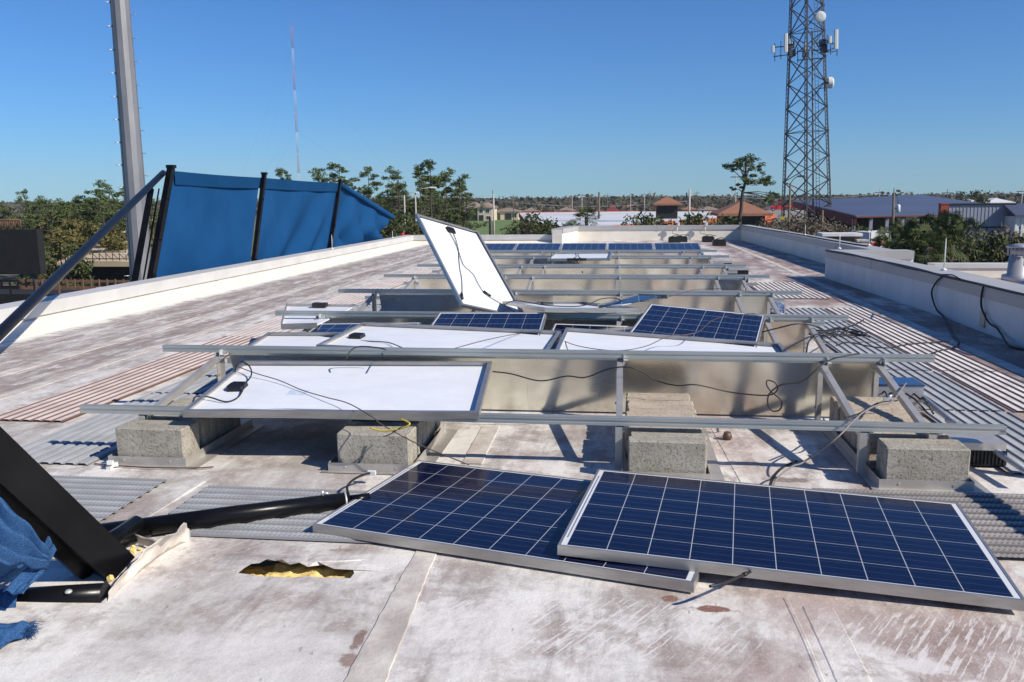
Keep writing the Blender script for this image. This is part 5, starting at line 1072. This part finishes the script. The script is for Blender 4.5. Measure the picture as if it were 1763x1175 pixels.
# ------------------------------------------------------------------ poles
def pole(px, ptop, Y, r, m, lb, kind='plain', group=None):
    b_ = aty(px, ptop, Y); h = b_.z-GZ; t = empty('street_lamp' if kind == 'lamp' else 'utility_pole', (b_.x, Y, GZ), lb, 'street lamp' if kind == 'lamp' else 'utility pole', group)
    b = MB(); b.tube([(0, 0, 0), (0, 0, h)], [r*1.25, r*.8], 8); b.build('pole', MT[m], t)
    return t, h
t, h = pole(1547, 332, 47, .075, 'wood', 'dark wooden utility pole with a grey transformer in front of the blue grey shed'); b = MB(); b.lathe((.24, 0, h-1.0), [(.08, 0), (.10, .03), (.10, .34), (.05, .40)], 12); b.build('transformer', MT['antenna'], t)
b = MB(); b.tube([(0, 0, h-.8), (.24, 0, h-.8)], .03, 5); b.tube([(0, 0, h), (0, 0, h+.25)], .02, 5); b.tube(catmull([V((.24, 0, h-.6)), V((.2, 0, h-.3)), V((.05, 0, h-.1))]), .015, 4); b.build('bracket', MT['tower'], t); t.rotation_euler = (0, -.03, 0)
t, h = pole(849.5, 334, 118, .14, 'concpole', 'pale concrete utility pole in front of the green field'); b = MB(); b.tube([(-.1, 0, h), (-.1, 0, h+.5)], .04, 5); b.tube([(-.5, 0, h-.6), (.1, 0, h-.6)], .05, 5); b.build('insulator', MT['tower'], t)
pole(843.5, 374, 116, .18, 'wood', 'short dark wooden post beside the pale concrete utility pole')
pole(1031.5, 331, 120, .16, 'wood', 'dark wooden utility pole rising behind the white warehouse')
t, h = pole(1187.5, 327, 122, .16, 'concpole', 'pale utility pole with small fittings right of the roofed kiosk'); b = MB(); b.box(-.7, .1, -.1, .1, h-.9, h-.8); b.box(-.5, -.3, -.1, .1, h-.8, h-.4); b.build('crossarm', MT['tower'], t)
t, h = pole(1361, 315, 68, .095, 'wood', 'wooden pole with a curved lamp arm beside the left leg of the lattice tower', 'lamp'); b = MB(); b.tube(catmull([V((0, 0, h-.1)), V((.2, 0, h+.25)), V((.55, 0, h+.5))]), .03, 5); b.build('arm', MT['tower'], t); b = MB(); b.box(.5, .95, -.12, .12, h+.40, h+.54); b.build('lamp_head', MT['tower'], t)
pole(1416.5, 362, 66, .09, 'wood', 'short wooden pole beside the right leg of the lattice tower')
for px, pt, hx, hy, lb in ((696, 336, 718, 331, 'street lamp with a slanted arm, left one of the pair before the pine wood'), (715, 332, 747, 323, 'street lamp with a slanted arm, right one of the pair before the pine wood')):
    Y = 88; t, h = pole(px, pt, Y, .09, 'concpole', lb, 'lamp'); q = aty(hx, hy, Y)-V(t.location); b = MB(); b.tube([V((0, 0, h-.05)), V((q.x*.35, 0, h+(q.z-h)*.75)), V((q.x*.8, 0, q.z))], .05, 6); b.build('arm', MT['concpole'], t); b = MB(); b.hexa([V((q.x*.78, -.15, q.z-.06)), V((q.x*1.15, -.15, q.z-.1)), V((q.x*1.15, .15, q.z-.1)), V((q.x*.78, .15, q.z-.06))], [V((q.x*.78, -.1, q.z+.06)), V((q.x*1.1, -.1, q.z+.05)), V((q.x*1.1, .1, q.z+.05)), V((q.x*.78, .1, q.z+.06))]); b.build('lamp_head', MT['antenna'], t)
for i, (px, pt, Y) in enumerate(((884, 335, 250), (985, 334, 260), (1002, 332, 240), (1046, 334, 300), (1086, 333, 250), (1110, 331, 250), (1200, 329, 300), (1268, 298, 160), (1515, 326, 190), (1631.5, 326, 180), (1761, 323, 170), (800, 338, 200), (1320, 330, 260))):
    t, h = pole(px, pt, Y, .11 if Y > 200 else .09, 'concpole' if i % 3 else 'wood', 'thin distant utility pole standing against the horizon', group='thin distant utility poles along the horizon'); b = MB(); b.box(-1.0, 1.0, -.06, .06, h-.8, h-.65); b.build('crossarm', MT['tower'], t)
def wire(a, c, sag, r=.02):
    pts = [a.lerp(c, i/16)-V((0, 0, sag*4*(i/16)*(1-i/16))) for i in range(17)]; b = MB(); b.tube([p-a for p in pts], r, 4); o = b.build('power_line', MT['signgrey']); o.location = a; return o
tag(wire(aty(640, 356, 118), aty(849, 345, 118), 1.0), 'power line running from the pine wood to the pale concrete pole', 'power line')
tag(wire(aty(849, 345, 118), aty(1187, 346, 122), .8), 'power line running from the pale concrete pole past the dark pole', 'power line')
tag(wire(aty(849, 336, 118), aty(700, 335, 100), .3), 'upper power line from the pale concrete pole towards the street lamps', 'power line')
tag(wire(aty(1187, 333, 122), aty(1515, 333, 190), 1.0), 'power line running right from the pale pole by the kiosk', 'power line')
# ------------------------------------------------------------------ left: scoreboard, railings, tan roof
t = empty('scoreboard', (aty(30, 430, 42).x, 42, GZ), 'big black board seen from behind with a steel truss on top, at the left edge', 'scoreboard'); L = t.location.copy(); a, c = aty(-60, 396, 42)-L, aty(70, 473, 42)-L
b = MB(); b.box(a.x, c.x, 0, .5, c.z, a.z); b.build('board', MT['shadeboard'], t); b = MB()
for x_ in (-1.6, .6): b.box(x_-.1, x_+.1, .1, .4, 0, c.z)
b.build('post', MT['tower'], t)
p, q = aty(-60, 379, 42)-L, aty(30, 379, 42)-L; b = MB(); b.tube([V((p.x, .2, p.z)), V((q.x, .2, q.z))], .05, 5); n = 8
for i in range(n+1):
    x_ = p.x+(q.x-p.x)*i/n; b.tube([V((x_, .2, p.z)), V((x_, .2, a.z))], .04, 5)
    if i < n: x2 = p.x+(q.x-p.x)*(i+.5)/n; b.tube([V((x_, .2, a.z)), V((x2, .2, p.z))], .035, 5); b.tube([V((x2, .2, p.z)), V((p.x+(q.x-p.x)*(i+1)/n, .2, a.z))], .035, 5)
b.build('truss', MT['rust'], t)
t = empty('tan_roofed_building', (aty(190, 440, 60).x, 60, GZ), 'low tan roofed building with an antenna rack, beyond the long slanting tube', 'building'); L = t.location.copy(); R4 = [aty(98, 457, 58)-L, aty(236, 456, 58)-L, aty(238, 428, 72)-L, aty(185, 430, 72)-L]
R4 = [V((p.x, p.y, -2.6-GZ+(p.y)*.10)) for p in R4]; b = MB(); b.hexa([p-V((0, 0, .3)) for p in R4], R4); b.build('roof', MT['tanroof'], t); b = MB(); b.box(R4[0].x+.5, R4[1].x-.2, R4[0].y+.5, R4[2].y-.5, 0, R4[0].z-.35); b.build('wall', MT['shadeboard'], t)
b = MB(); 
for i in range(6):
    p = aty(160+i*11.5, 449, 58)-L; b.tube([p, p+V((0, 0, .75))], .035, 4); b.tube([p+V((0, 0, .5)), p+V((.45, 0, .1))], .03, 4)
p, q = aty(152, 446, 58)-L, aty(225, 446, 58)-L; b.tube([p, q], .035, 4); b.tube([p+V((.3, 0, .45)), q+V((-.4, 0, .5))], .03, 4); b.build('antenna_rack', MT['tower'], t)
t = empty('bleachers', (aty(100, 490, 33).x, 33, GZ), 'brown steel bleacher railing running below the scoreboard behind the parapet', 'bleachers'); L = t.location.copy()
b = MB()
for py in (482, 493, 495): p, q = aty(-120, py, 33)-L, aty(222, py+3, 34)-L; b.bar(p, q, .08, .09)
b.build('rail', MT['rust'], t)
for i in range(24):
    p = aty(-110+i*14, 481, 33)-L; b = MB(); b.bar(p, p-V((0, 0, .34+.9*(i % 3 == 0))), .05, .07, V((0, 1, 0))); b.build('post', MT['rust'], t)
b = MB(); p, q = aty(-120, 506, 36)-L, aty(230, 506, 36)-L; b.box(p.x, q.x, p.y, p.y+3, 0, p.z); b.build('seat_deck', MT['shadeboard'], t)
b = MB(); b.lathe((0, 0, 0), [(.3, 0), (.35, .25), (.3, .45)], 10); p = aty(693, 405, 60); b.tube([(.35, 0, .2), (1.1, 0, .2)], .04, 5); o = b.build('fire_hydrant', MT['red']); o.location = (p.x, 60, p.z-.1); o.scale = (.42, .42, .55); b2 = MB(); tag(o, 'red rounded object just over the far left corner of the parapet', 'hydrant')
# ------------------------------------------------------------------ vegetation
def leaf(b, p, s, flat=.6):
    a = V((random.gauss(0, 1), random.gauss(0, 1), random.gauss(0, flat))); a.normalize(); c = a.cross(V((random.gauss(0, 1), random.gauss(0, 1), random.gauss(0, 1)))); c.normalize()
    a *= s*random.uniform(.6, 1.3); c *= s*random.uniform(.25, .5); b.add([p-a, p-c*.9, p+a, p+c], [(0, 1, 2, 3)])
def clump(b, c, rx, rz, n, s, flat=.6):
    for _ in range(n):
        d = V((random.gauss(0, 1), random.gauss(0, 1), random.gauss(0, 1))); d.normalize(); r = random.random()**.45; leaf(b, c+V((d.x*rx*r, d.y*rx*r, d.z*rz*r)), s, flat)
def make_pine(seed, H=10, crown=.45, spread=2.1, nl=11, leafs=75, m='pine', s=.17, lean=.3):
    random.seed(seed); t = empty('pine_tree', (0, 0, -500)); lx = random.uniform(-lean, lean); tr = [V((lx*math.sin(i/8*2)*1.2, random.uniform(-.05, .05), H*.97*i/8)) for i in range(9)]
    b = MB(); b.tube(tr, [.17-.15*i/8 for i in range(9)], 7); f = MB()
    for i in range(nl):
        u = crown+(1-crown)*(i+random.random()*.8)/nl; u = min(u, .985); base = tr[0].lerp(tr[8], u); k_ = u*8; i0 = min(7, int(k_)); base = tr[i0].lerp(tr[i0+1], k_-i0)
        a = random.uniform(0, 6.28); L_ = spread*random.uniform(.45, 1.1)*(1.15-.75*((u-crown)/(1-crown))**1.6); tip = base+V((math.cos(a)*L_, math.sin(a)*L_, random.uniform(.1, .8))); mid = base.lerp(tip, .5)+V((0, 0, random.uniform(-.1, .25)))
        b.tube([base, mid, tip], [.05, .035, .012], 5); 
        for q in range(random.choice((3, 4, 5))):
            cc = base.lerp(tip, random.uniform(.55, 1.05))+V((random.gauss(0, .34), random.gauss(0, .34), random.gauss(.10, .24))) if q else tip
            b.tube([mid, cc], [.02, .008], 3, caps=False); clump(f, cc, random.uniform(.28, .52), random.uniform(.15, .30), int(leafs*.55), s*.85, .8)
    clump(f, tr[8], .4, .3, leafs//2, s*.8)
    b.build('trunk', MT['barkred'], t); f.build('crown', MT[m], t); return t
def make_bush(seed, m, R_=2.2, H=5, n=26, leafs=60, s=.2, trunk=True, name='broadleaf_tree', density=1):
    random.seed(seed); t = empty(name, (0, 0, -500)); b = MB(); f = MB(); b.tube([(0, 0, 0), (.1, 0, H*.5), (0, .1, H*.8)], [.16, .1, .04], 6)
    for i in range(n):
        a = random.uniform(0, 6.28); v = random.random(); zz = H*(.22+.75*v); rr = R_*math.sqrt(random.random())*math.sin(math.pi*(.25+.68*v))**.7; c = V((math.cos(a)*rr, math.sin(a)*rr, zz))
        b.tube([V((0, 0, H*.25+zz*.3)), c*.6+V((0, 0, zz*.3)), c], [.05, .03, .012], 4); clump(f, c, R_*.27, R_*.2, int(leafs*density), s, 1)
    b.build('trunk', MT['bark'], t); f.build('crown', MT[m], t); return t
def make_palm(seed, H=6, r=1.25, nf=38, m='palm'):
    random.seed(seed); t = empty('palm_tree', (0, 0, -500)); b = MB(); b.tube([(0, 0, 0), (.06, 0, H*.5), (0, 0, H)], [.17, .14, .16], 8); b.build('trunk', MT['bark'], t); f = MB()
    for i in range(nf):
        a = random.uniform(0, 6.28); e = random.uniform(-1.0, 1.3); L_ = r*random.uniform(.45, .8); d = V((math.cos(a)*math.cos(e), math.sin(a)*math.cos(e), math.sin(e))); c = V((0, 0, H))+d*L_-V((0, 0, .12*r)); f.tube([V((0, 0, H)), V((0, 0, H))+d*L_*.6, c], .014, 3)
        side = d.cross(V((0, 0, 1))).normalized(); up = side.cross(d); F_ = r*random.uniform(.38, .52)
        for j in range(13):
            th = -1.75+3.5*j/12; q = d*math.cos(th)+side*math.sin(th); tip = c+q*F_-V((0, 0, F_*random.uniform(.15, .5))); mid = c+q*F_*.55+up*.02; w_ = side*math.cos(th)*F_*.055-d*math.sin(th)*F_*.055
            f.add([c, mid-w_, tip, mid+w_], [(0, 1, 2, 3)])
    f.build('fronds', MT[m], t); return t
pines = [make_pine(1), make_pine(2, crown=.35, spread=2.4, nl=14), make_pine(3, crown=.6, spread=1.9, nl=9), make_pine(4, crown=.5, spread=2.6, nl=12), make_pine(5, crown=.72, spread=2.3, nl=9, leafs=110)]
bush = [make_bush(11, 'olive', s=.17, leafs=130), make_bush(12, 'olive', 1.9, 5.5, 30, 120, .16), make_bush(13, 'oak', 2.6, 5, 30, 110, .17), make_bush(14, 'oak', 2.2, 4.5, 12, 50, .15), make_bush(15, 'scrub', 2.4, 4, 34, 60, .10)]
palms = [make_palm(21), make_palm(22, 6, 1.4, 44), make_palm(23, 5, 1.2, 34)]
done = set()
HT = {}
for lst, hh in ((pines, (10,)*5), (bush, (5, 5.5, 5, 4.5, 4)), (palms, (6.6, 6.6, 5.5))):
    for o, h in zip(lst, hh): HT[o.name] = h
def put_tree(proto, px, ptop, Y, lb, cat, group=None, wide=1.0):
    q = aty(px, ptop, Y); sc_ = (q.z-GZ)/HT[proto.name]
    o = proto if proto.name not in done else copy_tree(proto); done.add(proto.name)
    o.location = (q.x, Y, GZ); o.scale = (sc_*wide, sc_*wide, sc_); o.rotation_euler = (0, 0, random.uniform(0, 6.28)); o.name = o.name.split('.')[0]; tag(o, lb, cat, group)
random.seed(42)
put_tree(pines[0], 38, 333, 95, 'lone spreading pine above the black board at the far left', 'pine tree')
put_tree(pines[3], 190, 316, 80, 'tall bushy pine just left of the huge steel pole', 'pine tree', wide=1.15)
put_tree(pines[1], 232, 326, 84, 'pine whose crown shows between the huge steel pole and the blue screen', 'pine tree')
for px, pt, Y, k_ in ((88, 343, 85, 3), (132, 340, 80, 1), (152, 352, 78, 0), (175, 332, 76, 3), (205, 325, 82, 1), (60, 350, 90, 0), (8, 356, 95, 2), (118, 347, 90, 3), (222, 337, 78, 0), (262, 340, 90, 3), (112, 362, 74, 1), (188, 350, 72, 0), (100, 352, 105, 0), (122, 350, 110, 1), (148, 346, 100, 2), (165, 344, 96, 3), (72, 360, 120, 1), (20, 372, 130, 3), (255, 352, 95, 0), (212, 345, 92, 1)):
    put_tree(pines[k_], px, pt, Y, 'pine in the dense wood left of the huge steel pole', 'pine tree', 'pines in the wood left of the steel pole', 1.35)
put_tree(pines[4], 481, 297, 112, 'pine top just showing over the blue screen below the radio mast', 'pine tree')
put_tree(pines[2], 549, 296, 108, 'small crowned pine over the right part of the blue screen', 'pine tree')
put_tree(pines[4], 585, 289, 104, 'umbrella crowned pine directly above the last screen post', 'pine tree', wide=1.2)
put_tree(pines[1], 629, 290, 108, 'dense crowned pine above the sagging end of the blue screen', 'pine tree')
put_tree(pines[3], 688, 293, 106, 'open crowned pine above the left street lamp', 'pine tree')
put_tree(pines[0], 724, 292, 110, 'slender pine just right of the street lamps', 'pine tree')
put_tree(pines[4], 742, 285, 98, 'tallest pine, flat topped, in the middle of the wood', 'pine tree', wide=1.15)
put_tree(pines[2], 768, 296, 104, 'pine right of the tallest flat topped one', 'pine tree')
put_tree(pines[1], 792, 304, 100, 'last pine at the right end of the wood, before the green field', 'pine tree')
for i in range(26):
    px = 600+i*7.9+random.uniform(-3, 3); put_tree(pines[random.choice((1, 3, 1, 0))], px, random.uniform(318, 346), random.uniform(112, 150), 'thin pine inside the dense wood behind the street lamps', 'pine tree', 'thin pines inside the central wood', 1.2)
for i in range(20):
    px = 596+i*9.3+random.uniform(-4, 4); put_tree(bush[random.choice((2, 0, 4, 2))], px, random.uniform(368, 392) if px < 780 else random.uniform(388, 402), random.uniform(84, 105), 'dark undergrowth tree at the foot of the central pine wood', 'tree', 'undergrowth trees of the central pine wood')
for i, (px, pt, Y, k_) in enumerate(((95, 388, 62, 0), (118, 372, 66, 1), (145, 398, 70, 0), (170, 385, 68, 1), (196, 390, 64, 0), (222, 378, 70, 1), (250, 395, 66, 0), (60, 395, 75, 1), (30, 400, 80, 0), (80, 365, 90, 1), (135, 372, 92, 2), (180, 372, 92, 2), (225, 372, 92, 2), (40, 378, 98, 2), (105, 425, 55, 2), (140, 430, 66, 2), (250, 430, 60, 2))):
    put_tree(bush[k_], px, pt, Y, 'olive brown leafy tree between the black board and the blue screen', 'tree', 'leafy trees between the board and the blue screen', 1.1)
put_tree(palms[0], 1010, 364, 74, 'single palm in front of the white warehouse roof', 'palm tree')
put_tree(palms[2], 983, 388, 70, 'very small palm top left of the single palm', 'palm tree')
put_tree(palms[1], 800, 371, 100, 'small palm at the edge of the pine wood by the green field', 'palm tree')
for px, pt, Y, k_, wd, lb in ((915, 366, 74, 3, 1, 'thin leaved tree over the left edge of the white warehouse roof'), (902, 386, 76, 2, 1.1, 'dark bush between the field and the white warehouse'), (945, 378, 72, 3, .8, 'sparse leafed tree at the near corner of the white warehouse'), (930, 394, 70, 2, 1.2, 'dark bush under the near corner of the white warehouse'),
              (1106, 366, 64, 3, .9, 'sparse tree left of the roofed kiosk, over the far parapet'), (1128, 372, 64, 3, .9, 'sparse tree below the roofed kiosk'), (1118, 384, 63, 2, .6, 'low leafy tree behind the far parapet below the roofed kiosk'), (1160, 382, 66, 3, .6, 'small sparse tree right of the roofed kiosk'), (1197, 368, 62, 3, 1.0, 'sparse tree above the two white instrument masts'), (1222, 364, 63, 3, .9, 'sparse tree left of the lone pine'), (1212, 384, 62, 2, .7, 'low leafy tree behind the far parapet left of the lone pine')):
    put_tree(bush[k_], px, pt, Y, lb, 'tree', wide=wd)
for i in range(9):
    put_tree(bush[4], 1335+i*12, 374+abs(i-3)*2.5, 66+i % 3*4, 'bare grey brown scrub round the foot of the lattice tower', 'shrub', 'bare scrub at the tower foot', 1.0)
for px, pt, Y, k_, lb in ((1531, 404, 44, 0, 'leftmost palm of the cluster, in front of the trailer'), (1557, 392, 46, 1, 'palm just right of the wooden utility pole'), (1585, 388, 45, 0, 'palm in the middle of the cluster, under the white shed panels'), (1610, 380, 44, 1, 'palm below the dark red pillar'), (1636, 376, 46, 0, 'tallest palm, just right of the dark red pillar'), (1660, 386, 45, 1, 'rightmost palm of the cluster, in front of the grey warehouse'), (1600, 405, 40, 2, 'short palm in front of the middle of the cluster'), (1640, 402, 41, 2, 'short palm at the right front of the cluster'), (1565, 410, 41, 2, 'short palm at the left front of the cluster')):
    put_tree(palms[k_], px, pt, Y, lb, 'palm tree', wide=.9)
for px, pt, Y, k_, wd, lb in ((1575, 412, 43, 2, .9, 'dark leafy bush under the palm cluster'), (1622, 412, 48, 2, 1.0, 'dark leafy bush behind the short palms'), (1528, 428, 46, 2, .6, 'dark bush at the left foot of the palm cluster'), (1668, 418, 47, 2, .8, 'dark bush right of the palm cluster'), (1700, 395, 44, 4, .9, 'bare twiggy shrub in front of the grey warehouse door'), (1725, 408, 42, 4, 1.0, 'bare twiggy shrub near the roof vents'), (1690, 412, 43, 3, .9, 'sparse green shrub right of the palms'), (1752, 397, 44, 3, .9, 'leafy shrub in front of the ribbed building at right edge'), (1745, 412, 41, 2, .8, 'dark shrub behind the roof vents'), (1483, 388, 64, 3, .5, 'small shrub behind the stone pillar'), (1665, 331, 200, 2, 1.4, 'round dark tree rising behind the blue grey shed on the horizon')):
    put_tree(bush[k_], px, pt, Y, lb, 'tree' if k_ != 4 else 'shrub', wide=wd)
# the lone pine in front of the terracotta pavilion, built to its own shape
def lone():
    Y = 68; random.seed(77); base = aty(1273, 388, Y); base.z = GZ; t = empty('pine_tree', base, 'lone ragged pine with a bare trunk and one long side branch, before the terracotta roof', 'pine tree'); L = V(base)
    q = lambda px, py, dy=0: aty(px, py, Y+dy)-L
    b = MB(); tr = [V((0, 0, 0)), q(1273, 388), q(1276, 360), q(1278, 335), q(1283, 314), q(1284, 298), q(1283, 285), q(1285, 272)]; b.tube(catmull(tr, 4), [.17-.12*i/28 for i in range(29)], 7)
    cl = [(1252, 288, .45), (1259, 284, .5), (1268, 279, .55), (1262, 291, .4), (1277, 274, .5), (1287, 269, .5), (1296, 276, .55), (1301, 283, .5), (1292, 287, .45), (1305, 290, .3), (1274, 285, .4), (1292, 309, .55), (1301, 311, .6), (1310, 313, .6), (1317, 318, .55), (1314, 308, .5), (1288, 313, .35), (1272, 321, .25), (1329, 345, .4), (1333, 334, .35), (1336, 340, .35), (1264, 326, .2), (1320, 311, .35), (1297, 303, .3)]
    f = MB()
    for i, (x, y, r) in enumerate(cl):
        c = q(x, y, random.uniform(-1, 1)); s_ = tr[4] if y < 300 else (q(1282, 318) if y < 325 else q(1279, 332)); s_ = tr[5] if y < 300 and i % 2 else s_; mid = s_.lerp(c, .5)+V((0, 0, .12)); b.tube([s_, mid, c], [.04, .028, .012], 5)
        for k_ in range(3): clump(f, c+V((random.gauss(0, r*.75), random.gauss(0, r*.5), random.gauss(0, r*.28))), r*.62, r*.36, 42, .11)
    b.build('trunk', MT['barkred'], t); f.build('crown', MT['pine'], t)
lone()
# far woods: one mass up to the horizon
random.seed(99); f = MB()
for i in range(5200):
    a = random.uniform(-.72, .60)+.0; D = random.choice((random.uniform(330, 520), random.uniform(420, 900), random.uniform(800, 1500))); x = math.tan(a)*D; h = random.uniform(4.0, 8.3)*(1+.2*(random.random() < .06)); r = random.uniform(3, 6)*(1+D/900)
    for k_ in range(22):
        p = V((x+random.gauss(0, r*.5), D+random.gauss(0, 3), GZ+h*random.uniform(.1, 1)**.8)); s = random.uniform(.35, .8)*(1+D/700); b_ = V((random.gauss(0, 1), random.gauss(0, .4), random.gauss(0, .6))).normalized()*s; c_ = V((random.gauss(0, .6), random.gauss(0, .3), 1)).normalized()*s*.6; f.add([p-b_, p-c_, p+b_, p+c_], [(0, 1, 2, 3)])
o = f.build('far_woods', MT['far']); tag(o, kind='stuff'); o['label'] = 'far brown and green woods stretching to the horizon'; 
random.seed(98); f = MB()
for i in range(900):
    a = random.choice((random.uniform(-.74, -.46), random.uniform(-.36, -.222))); D = random.uniform(115, 230); x = math.tan(a)*D; h = random.uniform(3.2, 6.4)
    clump(f, V((x, D, GZ+h*.6)), 2.2, h*.4, 26, .5, 1)
o = f.build('woods_undergrowth', MT['oak']); tag(o, kind='stuff'); o['label'] = 'dark green undergrowth filling the woods behind the pines'
for o in list(bpy.data.objects):
    if o.parent is None and o.location.z < -400: bpy.data.objects.remove(o)

m = bpy.data.materials.new('haze'); m.use_nodes = True; nt = m.node_tree; nt.nodes.clear(); vo = nt.nodes.new('ShaderNodeVolumePrincipled'); vo.inputs['Color'].default_value = (.80, .88, 1.0, 1); vo.inputs['Density'].default_value = .00013; vo.inputs['Anisotropy'].default_value = .0; out = nt.nodes.new('ShaderNodeOutputMaterial'); nt.links.new(vo.outputs[0], out.inputs['Volume'])
b = MB(); b.box(-2600, 2600, -160, 3100, GZ-3, 125); tag(b.build('haze', m), kind='stuff')
